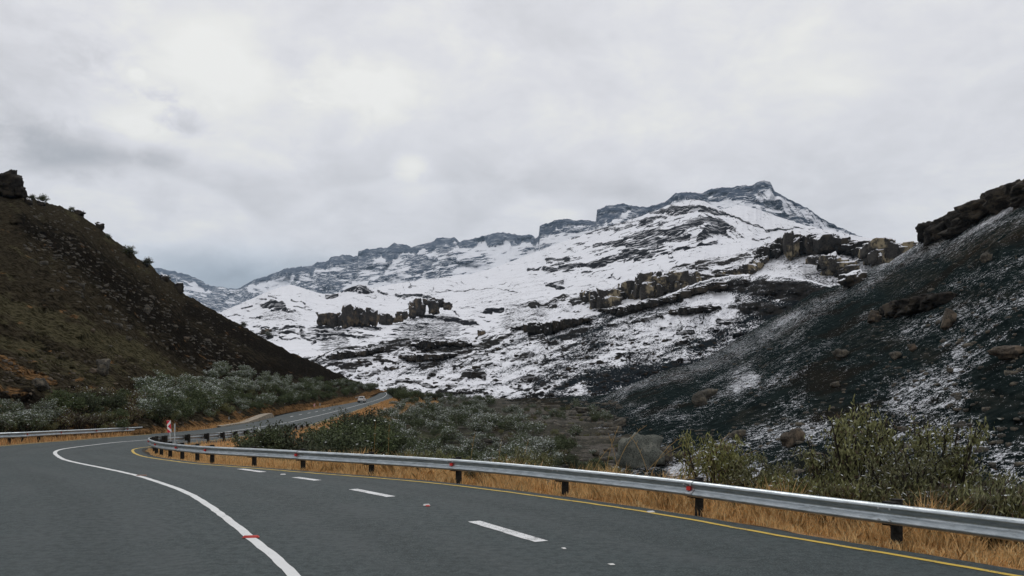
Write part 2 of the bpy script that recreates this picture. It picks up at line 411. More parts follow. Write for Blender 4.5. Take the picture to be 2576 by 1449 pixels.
# ------------------------------------------------------------------ terrain layers
LAYERS = {}
def seg_dist(X, Y, pts):
    """distance to a polyline of (x, y, halfwidth); returns signed value: 1 at axis .. 0 at the halfwidth .. negative outside"""
    best = np.full(X.shape, -9.0)
    for (x0, y0, w0), (x1, y1, w1) in zip(pts[:-1], pts[1:]):
        dx, dy = x1 - x0, y1 - y0; L = dx * dx + dy * dy + 1e-9
        tt = np.clip(((X - x0) * dx + (Y - y0) * dy) / L, 0, 1)
        dd = np.hypot(X - x0 - tt * dx, Y - y0 - tt * dy); w = w0 + (w1 - w0) * tt
        best = np.maximum(best, 1 - dd / w)
    return best
def stroke(m, X, Y, pts, amp=1.0, soft=0.5):
    if len(pts) == 1: pts = [pts[0], (pts[0][0] + .1, pts[0][1], pts[0][2])]
    s = np.clip(seg_dist(X, Y, pts) / soft + 0.5, 0, 1) * amp
    return np.maximum(m, s)

def layer(name, x0, x1, dx, foot, ridge, rows, maskfn, mat, relief=0.0, namp=0.0, nscale=30.0, rj=1.0, rjs=12.0, back=0.25, seed=0.0, bend=0.0):
    xs = np.arange(x0, x1 + dx, dx); nc = len(xs)
    f = np.array(foot, float); r = np.array(ridge, float)
    yf = np.interp(xs, f[:, 0], f[:, 1]); df = np.interp(xs, f[:, 0], f[:, 2])
    yr = np.interp(xs, r[:, 0], r[:, 1]); dr = np.interp(xs, r[:, 0], r[:, 2])
    yr = yr + fbm(xs / rjs, xs * 0 + seed, 0, 4) * rj
    t = np.linspace(0, 1, rows)[:, None]
    Y = yf[None] + (yr - yf)[None] * t; X = np.repeat(xs[None], rows, 0)
    e = (HY - Y) / FP
    zf = (HY - yf) / FP * df; zr = (HY - yr) / FP * dr
    mm = (zr - zf) / np.maximum(dr - df, 1.0)
    D = (zf - mm * df)[None] / (e - mm[None] - 1e-9)
    tl = np.clip(t, 0, 1)
    Dl = df[None] + (dr - df)[None] * tl
    D = np.clip(D, df[None] * .9, dr[None] * 1.1) * (1 - bend) + Dl * bend
    Xw = X + fbm(X / 18, Y / 14, seed + 3.1, 3) * 5; Yw = Y + fbm(X / 22, Y / 12, seed + 7.7, 4) * 5
    m = maskfn(X, Y, Xw, Yw, yr[None], yf[None])
    # rock bands stand steeper than the snow slopes above and below them
    if relief:
        off = np.zeros_like(D); cur = np.zeros(nc); stepd = np.gradient(D, axis=0)
        for i in range(1, rows):
            cur = cur * 0.93 - m[0][i] * np.maximum(stepd[i], 0.0) * relief
            off[i] = cur
        D = D + off
    nz = fbm(X / nscale, Y / (nscale * .6), seed, 6, 0.55)
    rdg = 1 - np.abs(fbm(X / (nscale * 1.7), Y / (nscale * .8), seed + 5, 4))
    fade = sstep(t, 0, .12) * (1 - .6 * sstep(t, .9, 1.0))
    D = D + (nz * namp + (rdg - .6) * namp) * fade * (D / D.mean())
    P = np.stack([(X - CX) / FP * D, D, H0 + (HY - Y) / FP * D], -1)
    # far side
    bk = []
    for k in range(1, 7):
        q = P[-1].copy(); g = 1 + back * k / 6
        q[:, 0] *= g; q[:, 1] *= g; q[:, 2] = P[-1][:, 2] - (P[-1][:, 2] * .9 + 10) * (k / 6) ** 1.4
        bk.append(q)
    Pall = np.concatenate([P, np.array(bk)], 0)
    col = np.stack(m, -1); col = np.concatenate([col, np.repeat(col[-1:], 6, 0)], 0)
    o = mesh_np(name, Pall.reshape(-1, 3), grid_faces(rows + 6, nc), mat, True, np.clip(col, 0, 1).reshape(-1, 3))
    tag(o, kind='structure')
    LAYERS[name if name not in LAYERS else name + str(seed)] = (xs, Y, D)
    return o
def surf(lay, px, py):
    xs, Y, D = LAYERS[lay]
    j = int(np.clip(np.searchsorted(xs, px), 0, len(xs) - 1)); col = Y[:, j]
    return float(np.interp(-py, -col, D[:, j]))
A7 = lambda x, y: (1274.6 + x * .4167, 436 + y * .4167)       # helpers: reading positions off enlarged crops
B6 = lambda x, y: (536.7 + x * .3646, 603.7 + y * .3646)
Q5 = lambda x, y: (603.7 + x * .2083, 570.2 + y * .2083)
C6 = lambda x, y: (1274.6 + x * .3646, 738 + y * .3646)

def terraces(X, Y, tilt, x0, period, seed, thr=.90, cover=.0):
    v = Y - (X - x0) * tilt; ph = v / period + fbm(X / 70, Y / 45, seed, 3) * 1.6
    ln = 1 - np.abs(2 * (ph - np.floor(ph)) - 1); pat = fbm(X / 32, Y / 14, seed + 4, 4) + cover
    return np.clip((ln - thr) / (1 - thr), 0, 1) * np.clip(pat * 3, 0, 1)

# --- A: far basalt escarpment
ridgeA_ = [(380, 672, 6200), (430, 680, 6200), (470, 690, 6200), (500, 703, 6100), (528, 718, 6000), (545, 722, 6000), (600, 727, 6000), (625, 712, 5800), (640, 703, 5800), (662, 699, 5800),
          (680, 690, 5700), (715, 676, 5600), (750, 672, 5600), (775, 671, 5500), (800, 659, 5500), (818, 660, 5500), (832, 648, 5400), (862, 641, 5400), (885, 644, 5300), (899, 645, 5300), (900, 632, 5300), (920, 627, 5300), (975, 622, 5200),
          (990, 612, 5200), (1012, 613, 5200), (1035, 621, 5100), (1060, 614, 5000), (1090, 607, 5000), (1098, 598, 5000), (1143, 597, 5000), (1157, 609, 4900), (1176, 603, 4900), (1200, 597, 4900), (1230, 589, 4800), (1262, 584, 4800), (1300, 590, 4700),
          (1342, 591, 4700), (1346, 600, 4600), (1355, 594, 3900), (1357, 568, 3900), (1380, 560, 3900), (1412, 551, 3800), (1450, 553, 3800), (1493, 557, 3700), (1500, 556, 3600), (1502, 529, 3600), (1530, 516, 3500), (1570, 512, 3500), (1585, 517, 3450), (1625, 522, 3400), (1672, 509, 3300),
          (1690, 495, 3200), (1700, 486, 3200), (1725, 484, 3150), (1770, 486, 3100), (1778, 478, 3100), (1800, 474, 3050), (1840, 471, 3000), (1893, 465, 2950), (1905, 458, 2900), (1921, 454, 2900), (1938, 458, 2900), (1948, 480, 2900), (1975, 497, 2850),
          (2005, 511, 2800), (2034, 524, 2800), (2060, 545, 2750), (2090, 562, 2700), (2120, 575, 2700), (2160, 592, 2650), (2200, 607, 2600), (2300, 640, 2500)]
ridgeA = [(a, b, c * 1.75) for a, b, c in ridgeA_]
footA_ = [(380, 830, 4600), (700, 800, 4200), (1000, 740, 3800), (1300, 690, 3300), (1500, 660, 2900), (1800, 600, 2500), (2300, 700, 2200)]
footA = [(a, b, c * 1.6) for a, b, c in footA_]
def maskA(X, Y, Xw, Yw, yr, yf):
    R = np.zeros(X.shape); q = Y - yr
    # cliff under the skyline: thickness per column
    tx = [380, 520, 540, 600, 640, 760, 860, 900, 1000, 1060, 1100, 1150, 1200, 1270, 1340, 1352, 1358, 1400, 1495, 1502, 1600, 1680, 1720, 1800, 1900, 1950, 2030, 2300]
    tv = [13, 16, 3, 4, 14, 18, 24, 32, 32, 18, 28, 16, 24, 26, 20, 12, 30, 22, 12, 42, 20, 22, 16, 26, 26, 10, 6, 4]
    T = np.interp(X, tx, tv) * (1 + fbm(X / 14, X * 0, 2.2, 3) * .45)
    R = np.clip((T - q) / 6 + .5, 0, 1); Gm = np.clip((T * .85 - q) / 5 + .5, 0, 1) * np.clip(.72 + fbm(X / 12, Y / 6, 14.0, 3) * .6, 0, .95)
    tilt = np.interp(X, [380, 900, 1350, 1900, 2300], [.05, -.16, -.22, -.2, .55])
    v = Y - (X - 1200) * tilt
    st = fbm(X / 34, v / 5.5, 4.4, 5, .6)
    patch = fbm(X / 70, v / 26, 9.9, 3)
    prob = np.interp(q, [0, 25, 70, 130, 220], [.5, .52, .48, .42, .28])
    R = np.maximum(R, np.clip((st + patch * .8 + prob * 1.5 - .45) * 1.4, 0, .85))
    for pts in ([(*Q5(1830, 360), 4), (*Q5(1700, 570), 6)], [(*Q5(2150, 450), 8), (*Q5(2350, 400), 8)], [(*Q5(2450, 470), 6), (*Q5(2576, 400), 8)], [(*Q5(1550, 690), 5), (*Q5(1900, 560), 5)],
                [(*Q5(640, 680), 5), (*Q5(720, 560), 5)], [(*Q5(760, 720), 4), (*Q5(900, 700), 4)], [(*Q5(940, 760), 4), (*Q5(1110, 730), 4)], [(*Q5(1200, 690), 3), (*Q5(1330, 680), 3)],
                [(*A7(1540, 190), 8), (*A7(1640, 180), 8), (*A7(1690, 260), 6)], [(*A7(1560, 240), 6), (*A7(1700, 270), 8), (*A7(1850, 300), 5)], [(*A7(1200, 160), 6), (*A7(1400, 140), 7), (*A7(1550, 100), 5)],
                [(*A7(1750, 205), 3), (*A7(1830, 215), 3)], [(*A7(1700, 270), 6), (*A7(1800, 300), 5)], [(*A7(1450, 170), 4), (*A7(1640, 210), 6)]):
        R = stroke(R, Xw, Yw, pts, .9)
    g = 0.0 * R
    # clean snow apron on the right peak
    clean = np.clip((X - 1560) / 60, 0, 1) * np.clip((q - 30) / 30, 0, 1) * np.clip((1900 - X) / 60, 0, 1)
    R = R * (1 - .6 * clean)
    return R, Gm, g
layer('mountain', 380, 2290, 3.0, footA, ridgeA, 110, maskA, M_FAR, relief=.9, namp=220, nscale=60, rj=2.0, rjs=7, seed=1.0)

# --- B: main snow slopes and the near snow peak
ridgeB = [(530, 800, 1500), (560, 782, 1500), (610, 762, 1500), (680, 731, 1500), (712, 720, 1500), (732, 716, 1500), (765, 726, 1500), (795, 736, 1500), (822, 740, 1500), (850, 738, 1450), (872, 727, 1400), (905, 716, 1400), (940, 724, 1500),
          (980, 716, 1600), (1040, 707, 1750), (1100, 700, 1900), (1156, 691, 2000), (1180, 690, 2050), (1229, 677, 2050), (1280, 660, 2050), (1328, 642, 2100), (1420, 606, 2100), (1500, 578, 2050), (1600, 548, 2000), (1650, 530, 1950), (1680, 517, 1900),
          (1710, 508, 1900), (1742, 501, 1900), (1770, 506, 1880), (1790, 515, 1850), (1815, 527, 1850), (1835, 522, 1850), (1860, 516, 1850), (1890, 521, 1800), (1930, 535, 1800), (1975, 552, 1750), (2024, 566, 1700), (2108, 583, 1650), (2190, 600, 1600), (2260, 618, 1500), (2330, 640, 1400)]
footB = [(530, 900, 480), (700, 905, 440), (1000, 880, 470), (1300, 850, 520), (1500, 810, 640), (1800, 720, 700), (2100, 690, 700), (2330, 700, 700)]
def maskB(X, Y, Xw, Yw, yr, yf):
    R = np.zeros(X.shape); B = np.zeros(X.shape)
    S = lambda pts, a=1.0: stroke(R, Xw, Yw, pts, a)
    # dark bands on the near peak
    bands = [
        [(*A7(960, 225), 4), (*A7(1040, 210), 7), (*A7(1180, 215), 8), (*A7(1270, 235), 6), (*A7(1340, 255), 3)],
        [(*A7(980, 245), 4), (*A7(1050, 240), 5), (*A7(1130, 225), 4)],
        [(*A7(1340, 250), 2), (*A7(1440, 290), 3), (*A7(1540, 330), 2)],
        [(*A7(810, 300), 3), (*A7(900, 265), 5), (*A7(950, 260), 3)], [(*A7(870, 240), 4), (*A7(950, 225), 4)],
        [(*A7(620, 420), 3), (*A7(700, 400), 5), (*A7(850, 365), 8), (*A7(1000, 345), 9), (*A7(1150, 300), 7), (*A7(1230, 280), 6), (*A7(1330, 310), 6), (*A7(1390, 345), 3)],
        [(*A7(520, 440), 3), (*A7(660, 430), 5), (*A7(850, 420), 9), (*A7(1000, 400), 9), (*A7(1100, 390), 6)],
        [(*A7(1170, 390), 9), (*A7(1220, 350), 14), (*A7(1300, 345), 12), (*A7(1340, 380), 5)], [(*A7(1170, 430), 5), (*A7(1270, 420), 5)], [(*A7(990, 470), 3), (*A7(1060, 450), 5), (*A7(1100, 440), 3)],
        [(*A7(320, 565), 5), (*A7(450, 550), 8), (*A7(540, 550), 9), (*A7(640, 520), 7), (*A7(740, 490), 5)], [(*A7(700, 470), 5), (*A7(830, 480), 8), (*A7(890, 480), 5)],
        [(*A7(230, 525), 3), (*A7(370, 520), 5)], [(*A7(130, 575), 3), (*A7(190, 578), 3)], [(*A7(220, 578), 3), (*A7(290, 580), 4)], [(*A7(780, 515), 4), (*A7(870, 500), 4)],
        [(*A7(1200, 290), 4), (*A7(1330, 330), 5)], [(*A7(1480, 400), 2), (*A7(1600, 390), 2)], [(*A7(1560, 350), 3), (*A7(1800, 330), 1)],
        [(*A7(260, 670), 3), (*A7(340, 655), 4)], [(*A7(240, 680), 3), (*A7(320, 685), 3)],
        # outcrops on the white hills to the left
        [(*Q5(290, 960), 7), (*Q5(400, 930), 10), (*Q5(500, 950), 12), (*Q5(560, 1000), 6)], [(*Q5(400, 1010), 3), (*Q5(470, 1000), 5)], [(*Q5(600, 1020), 3), (*Q5(660, 1035), 3)],
        [(*Q5(640, 895), 2), (*Q5(700, 898), 2)], [(*Q5(730, 900), 2), (*Q5(790, 918), 2)], [(*Q5(660, 968), 2), (*Q5(750, 978), 3)], [(*Q5(90, 960), 2), (*Q5(150, 955), 3)], [(*Q5(20, 990), 2), (*Q5(100, 965), 1.5)],
        [(*Q5(240, 890), 2), (*Q5(300, 890), 2)], [(*Q5(340, 840), 1.5), (*Q5(440, 855), 1.5)],
        [(*Q5(1040, 855), 5), (*Q5(1100, 835), 7), (*Q5(1165, 830), 4)],
        [(*Q5(1300, 775), 6), (*Q5(1400, 750), 13), (*Q5(1500, 760), 11), (*Q5(1590, 790), 3)], [(*Q5(1680, 785), 4), (*Q5(1780, 820), 4)], [(*Q5(1230, 780), 3), (*Q5(1300, 740), 3)],
        [(*Q5(1870, 845), 3), (*Q5(2000, 835), 5), (*Q5(2200, 835), 4), (*Q5(2300, 860), 5)],
        [(*Q5(560, 1125), 1.5), (*Q5(680, 1128), 1.5)],
        [(*Q5(270, 1240), 4), (*Q5(340, 1240), 5)], [(*Q5(400, 1240), 2), (*Q5(560, 1220), 4), (*Q5(780, 1215), 4)], [(*Q5(490, 1290), 3), (*Q5(640, 1270), 4)], [(*Q5(720, 1250), 5), (*Q5(750, 1320), 6)],
        [(*Q5(480, 1345), 1.5), (*Q5(700, 1355), 2)], [(*Q5(320, 1310), 3), (*Q5(380, 1335), 3)], [(*Q5(850, 1240), 2), (*Q5(940, 1235), 2)], [(*Q5(760, 1335), 1.5), (*Q5(950, 1340), 2)],
        [(*Q5(860, 1410), 4), (*Q5(930, 1380), 3)], [(*Q5(1000, 1330), 1.5), (*Q5(1080, 1310), 3), (*Q5(1250, 1310), 4), (*Q5(1560, 1330), 3)],
        [(*Q5(930, 1200), 2), (*Q5(1100, 1195), 4)], [(*Q5(1200, 1180), 3), (*Q5(1400, 1180), 6), (*Q5(1500, 1220), 5), (*Q5(1690, 1235), 5)],
        [(*Q5(2130, 1080), 3), (*Q5(2300, 1085), 4), (*Q5(2576, 1130), 9)], [(*B6(1440, 525), 3), (*B6(1600, 545), 6), (*B6(1700, 560), 9), (*B6(1800, 575), 5), (*B6(1830, 580), 1)],
        [(*B6(1640, 480), 2), (*B6(1700, 520), 2)], [(*B6(1890, 490), 6), (*B6(2000, 480), 6)], [(*B6(1860, 500), 2), (*B6(1930, 505), 3)], [(*B6(2270, 305), 2), (*B6(2400, 290), 5)], [(*B6(2280, 320), 2), (*B6(2400, 330), 4)],
        [(*B6(2170, 200), 2), (*B6(2250, 198), 2)], [(*B6(2280, 195), 3), (*B6(2370, 200), 4)], [(*B6(1540, 365), 1), (*B6(1900, 330), 1), (*B6(2100, 350), 1)],
    ]
    for b in bands: R = stroke(R, Xw, Yw, b, .95)
    Gm = np.clip(R * 1.2 - .35, 0, .85) * np.clip(.7 + fbm(X / 20, Y / 10, 12.1, 3), 0, 1)
    # thin strata streaks around the bands
    tilt = np.interp(X, [530, 1200, 1500, 1760, 2000], [.02, -.08, -.3, -.3, .3])
    v = Y - (X - 1500) * tilt
    st = fbm(X / 26, v / 4.0, 3.3, 5, .6)
    zone = stroke(np.zeros(X.shape), Xw, Yw, [(*A7(300, 560), 30), (*A7(700, 430), 50), (*A7(1100, 320), 60), (*A7(1350, 330), 30)], .5, 1.2)
    zone = stroke(zone, Xw, Yw, [(*Q5(300, 1260), 26), (*Q5(800, 1260), 26), (*Q5(1500, 1240), 26), (*Q5(2300, 1300), 40)], .40, 1.2)
    zone = stroke(zone, Xw, Yw, [(1300, 600, 20), (1480, 580, 26), (1640, 560, 20)], .5, 1.2)
    R = np.maximum(R, np.clip((st + zone * 1.6 + .10 + fbm(X / 90, Y / 40, 21.0, 3) * .35 - .62) * 1.6, 0, .8))
    R = np.maximum(R, terraces(X, Y, tilt, 1500, 17, 31.0, .72, .12) * .78)
    # grass showing through thin snow
    B = np.clip(.12 + fbm(X / 60, Y / 30, 1.5, 3) * .12, 0, 1)
    B = stroke(B, Xw, Yw, [(*Q5(300, 1080), 16), (*Q5(700, 1080), 12)], .42, 1.0)
    B = stroke(B, Xw, Yw, [(*Q5(1050, 1400), 26), (*Q5(1250, 1380), 20)], .60, 1.0)
    B = stroke(B, Xw, Yw, [(*Q5(2000, 1250), 36), (*Q5(2400, 1220), 46)], .52, 1.0)
    B = stroke(B, Xw, Yw, [(*B6(1350, 600), 34), (*B6(1650, 610), 30)], .55, 1.0)
    B = stroke(B, Xw, Yw, [(*B6(2080, 520), 40), (*B6(2300, 470), 24)], .5, 1.0)
    B = stroke(B, Xw, Yw, [(1200, 760, 50), (1350, 720, 40)], .26, 1.2)
    return R, Gm, B
layer('hillside', 530, 2330, 2.5, footB, ridgeB, 150, maskB, M_MID, relief=.9, namp=18, nscale=70, rj=1.0, rjs=16, seed=2.0, bend=.3)

# --- C: spur with the sandstone cliffs
ridgeC = [(1170, 866, 520), (1220, 838, 520), (1270, 806, 540), (1290, 786, 560), (1312, 764, 600), (1345, 756, 600), (1370, 765, 600), (1395, 748, 600), (1420, 740, 600), (1440, 748, 600), (1468, 742, 600), (1500, 733, 600), (1540, 727, 600), (1560, 712, 600),
          (1590, 700, 600), (1640, 692, 600), (1700, 668, 600), (1760, 655, 600), (1800, 648, 600), (1850, 640, 590), (1900, 625, 580), (1930, 612, 570), (1960, 604, 560), (2010, 598, 550), (2050, 594, 540), (2090, 594, 530), (2130, 602, 520), (2180, 612, 500),
          (2210, 620, 480), (2250, 622, 470), (2300, 618, 460), (2380, 600, 450)]
footC = [(1170, 880, 470), (1300, 860, 440), (1500, 830, 430), (1750, 760, 420), (2100, 770, 400), (2380, 760, 390)]
def maskC(X, Y, Xw, Yw, yr, yf):
    R = np.zeros(X.shape); G = np.zeros(X.shape)
    for b in [
        [(*A7(20, 800), 4), (*A7(100, 785), 9), (*A7(200, 790), 9), (*A7(290, 800), 5)], [(*A7(240, 765), 5), (*A7(330, 745), 9), (*A7(390, 735), 7)], [(*A7(390, 790), 9), (*A7(440, 760), 11)],
        [(*A7(480, 720), 9), (*A7(560, 730), 13), (*A7(650, 710), 13)], [(*A7(540, 770), 9), (*A7(600, 780), 15), (*A7(640, 750), 8)],
        [(*A7(1030, 550), 5), (*A7(1150, 540), 6), (*A7(1300, 545), 7), (*A7(1450, 500), 8)], [(*A7(1240, 600), 5), (*A7(1400, 580), 8), (*A7(1500, 540), 8)],
        [(*A7(800, 630), 8), (*A7(950, 610), 6)], [(*A7(1100, 560), 4), (*A7(1230, 580), 5)],
        [(*A7(1500, 480), 10), (*A7(1600, 450), 12), (*A7(1640, 420), 12)], [(*A7(1760, 430), 16), (*A7(1900, 440), 20), (*A7(2050, 450), 18), (*A7(2160, 450), 10)],
        [(*A7(1850, 500), 12), (*A7(1950, 540), 16), (*A7(2050, 560), 16)], [(*A7(1520, 500), 10), (*A7(1560, 470), 8)],
        [(*A7(2110, 540), 7), (*A7(2200, 530), 10), (*A7(2250, 540), 5)], [(*A7(1900, 560), 14), (*A7(2000, 580), 8)]]:
        R = stroke(R, Xw, Yw, b, .95)
    st = fbm(X / 22, (Y + (X - 1500) * .32) / 5, 6.1, 5, .6)
    q = Y - yr
    R = np.maximum(R, np.clip((st + np.interp(q, [0, 40, 90], [.5, .2, 0]) - .42) * 1.5, 0, .8))
    G = stroke(G, Xw, Yw, [(*A7(1950, 570), 16), (*A7(2080, 560), 12)], .7)
    B = np.clip(.28 + fbm(X / 50, Y / 24, 1.5, 3) * .25, 0, 1)
    B = stroke(B, Xw, Yw, [(*A7(1850, 640), 30), (*A7(2000, 640), 30)], .55, 1)
    B = stroke(B, Xw, Yw, [(*A7(0, 880), 40), (*A7(200, 850), 30)], .45, 1)
    return R, G, B
layer('hillside', 1170, 2380, 2.5, footC, ridgeC, 80, maskC, M_CLIFFY, relief=1.0, namp=5, nscale=50, rj=2.5, rjs=10, seed=3.0, bend=.4)

# --- D: lower slopes with the dark crowned dome
ridgeD = [(760, 905, 400), (790, 896, 400), (815, 890, 405), (850, 874, 410), (880, 868, 415), (923, 868, 420), (960, 858, 430), (1010, 852, 435), (1083, 849, 440), (1138, 846, 440), (1211, 843, 440), (1270, 836, 440), (1295, 830, 440), (1305, 822, 440), (1375, 812, 430), (1420, 808, 425),
          (1448, 802, 420), (1468, 795, 420), (1545, 780, 410), (1610, 760, 405), (1670, 745, 400), (1710, 728, 400), (1754, 711, 395), (1795, 698, 390), (1837, 692, 385), (1900, 690, 370), (1945, 691, 360), (1983, 695, 350), (2030, 704, 340), (2066, 712, 330), (2108, 725, 320), (2200, 760, 310)]
footD = [(760, 1000, 320), (900, 1005, 310), (1000, 1010, 300), (1200, 1015, 280), (1400, 1020, 262), (1600, 1020, 262), (1900, 1000, 262), (2200, 900, 262)]
def maskD(X, Y, Xw, Yw, yr, yf):
    R = np.zeros(X.shape)
    for b in [
        # plateau edge bands
        [(*B6(800, 800), 5), (*B6(900, 785), 8), (*B6(1100, 760), 9), (*B6(1200, 735), 9), (*B6(1350, 720), 9)], [(*B6(1150, 700), 3), (*B6(1300, 690), 6), (*B6(1500, 700), 9), (*B6(1700, 710), 8), (*B6(1800, 740), 4)],
        [(*B6(1420, 740), 9), (*B6(1550, 760), 12), (*B6(1680, 740), 9)], [(*B6(1300, 800), 8), (*B6(1450, 810), 10), (*B6(1600, 810), 10), (*B6(1700, 790), 6)],
        [(*B6(800, 860), 6), (*B6(900, 860), 8), (*B6(1040, 850), 7), (*B6(1080, 850), 3)], [(*B6(1100, 830), 3), (*B6(1200, 830), 6), (*B6(1260, 850), 3)], [(*B6(690, 790), 1.5), (*B6(860, 740), 3), (*B6(1040, 735), 2)],
        [(*B6(900, 880), 8), (*B6(960, 900), 8)], [(*B6(1060, 950), 4), (*B6(1130, 910), 7)], [(*B6(1450, 880), 8), (*B6(1540, 850), 9)], [(*B6(1490, 945), 6), (*B6(1540, 915), 6)],
        [(*B6(1700, 770), 10), (*B6(1850, 740), 9), (*B6(1950, 700), 7), (*B6(2050, 650), 5)], [(*B6(1880, 780), 5), (*B6(1960, 750), 5)],
        [(*B6(2090, 600), 7), (*B6(2250, 600), 13), (*B6(2400, 580), 11), (*B6(2520, 550), 8)], [(*B6(2160, 590), 9), (*B6(2300, 615), 9)],
        [(*B6(1690, 970), 5), (*B6(1760, 920), 12), (*B6(1850, 930), 10), (*B6(1870, 960), 5)], [(*B6(2050, 840), 5), (*B6(2150, 800), 8), (*B6(2200, 790), 5)], [(*B6(2480, 640), 5), (*B6(2560, 630), 6)],
        [(*B6(1210, 1000), 2), (*B6(1280, 975), 6), (*B6(1420, 985), 7), (*B6(1500, 1010), 7)], [(*B6(1550, 1050), 4), (*B6(1700, 1060), 5), (*B6(1800, 1060), 3)], [(*B6(2160, 950), 8), (*B6(2230, 960), 7)],
        [(*B6(2050, 1020), 3), (*B6(2110, 1030), 3)], [(*B6(1820, 1010), 2), (*B6(1900, 1000), 3)],
        # dome crown and ledges
        [(*A7(620, 840), 4), (*A7(700, 820), 7), (*A7(850, 790), 9), (*A7(950, 765), 9), (*A7(1050, 745), 11), (*A7(1150, 705), 12), (*A7(1300, 680), 12), (*A7(1450, 670), 13), (*A7(1600, 680), 16), (*A7(1800, 710), 20), (*A7(1900, 720), 12)],
        [(*A7(1500, 700), 16), (*A7(1700, 730), 18), (*A7(1850, 740), 14)],
        [(*A7(990, 840), 4), (*A7(1060, 825), 8), (*A7(1160, 815), 8), (*A7(1190, 820), 7)], [(*A7(1220, 815), 7), (*A7(1275, 820), 7)], [(*A7(1350, 800), 6), (*A7(1500, 820), 16), (*A7(1700, 830), 15)], [(*A7(1280, 885), 6), (*A7(1340, 895), 6)],
        [(*A7(880, 870), 6), (*A7(940, 860), 4)], [(*A7(1030, 970), 5), (*A7(1100, 960), 7), (*A7(1120, 955), 5)], [(*A7(1060, 1000), 4), (*A7(1090, 990), 4)], [(*A7(620, 920), 5), (*A7(660, 915), 5)],
        [(*A7(400, 970), 8), (*A7(460, 950), 8)], [(*A7(260, 1030), 5), (*A7(300, 1020), 5)], [(*A7(340, 1000), 4), (*A7(380, 998), 4)], [(*A7(830, 1025), 4), (*A7(870, 1025), 4)],
        [(*A7(1250, 955), 3), (*A7(1280, 955), 3)], [(*A7(1290, 998), 3), (*A7(1320, 1000), 3)], [(*A7(760, 900), 4), (*A7(900, 880), 5)]]:
        R = stroke(R, Xw, Yw, b, .95, .6)
    Gm = np.clip(R * 1.2 - .35, 0, .85) * np.clip(.75 + fbm(X / 20, Y / 10, 12.1, 3), 0, 1)
    st = fbm((X - Y * .5) / 24, (Y + (X - 1500) * .42) / 6, 6.1, 5, .62)
    pat = fbm(X / 80, Y / 40, 2.7, 3)
    R = np.maximum(R, np.clip((st + pat * .55 + .10) * 1.25, 0, .9) * np.interp(X, [760, 1000, 1400, 1520, 1800], [.95, 1.0, .9, .62, .45]))
    R = np.maximum(R, terraces(X, Y, np.interp(X, [760, 1200, 1500, 1900], [-.03, -.12, -.3, -.2]), 1300, 24, 41.0, .60, .25) * .95)
    B = np.clip(.46 + fbm((X - Y * .5) / 90, (Y + X * .42) / 16, 1.5, 4) * .38 + np.clip((X - 1300) / 900, 0, .2), 0, 1)
    B = stroke(B, Xw, Yw, [(*A7(1600, 850), 40), (*A7(1800, 790), 40)], .95, 1)
    B = stroke(B, Xw, Yw, [(1500, 960, 40), (1600, 940, 30), (1740, 918, 8)], .9, .8)
    B = stroke(B, Xw, Yw, [(*A7(500, 1000), 26), (*A7(800, 900), 20)], .72, 1.2)
    low = sstep(Y, 985, 1005) * sstep(X, 1200, 1350); B = np.maximum(B, low * .9)
    clean = stroke(np.zeros(X.shape), Xw, Yw, [(900, 945, 26), (1000, 965, 16), (1150, 960, 14), (1300, 985, 8)], 1.0, 1.0)
    B = B * (1 - .45 * clean); R = R * (1 - .35 * clean)
    sp_ = stroke(np.zeros(X.shape), Xw, Yw, [(1560, 860, 40), (1700, 820, 50), (1820, 790, 36)], 1.0, 1.2); B = B * (1 - .42 * sp_)
    clean2 = stroke(np.zeros(X.shape), Xw, Yw, [(*A7(1100, 780), 14), (*A7(1250, 740), 18), (*A7(1330, 760), 16)], 1.0, 1.0)
    B = B * (1 - .6 * clean2); R = R * (1 - .8 * clean2)
    edge = np.clip((5 - (Y - yr)) / 4, 0, 1); B = B * (1 - .8 * edge)
    return R, Gm, B
layer('hillside', 760, 2200, 2.5, footD, ridgeD, 150, maskD, M_NEARSNOW, relief=1.0, namp=3.5, nscale=40, rj=1.8, rjs=10, seed=4.0, bend=.3)

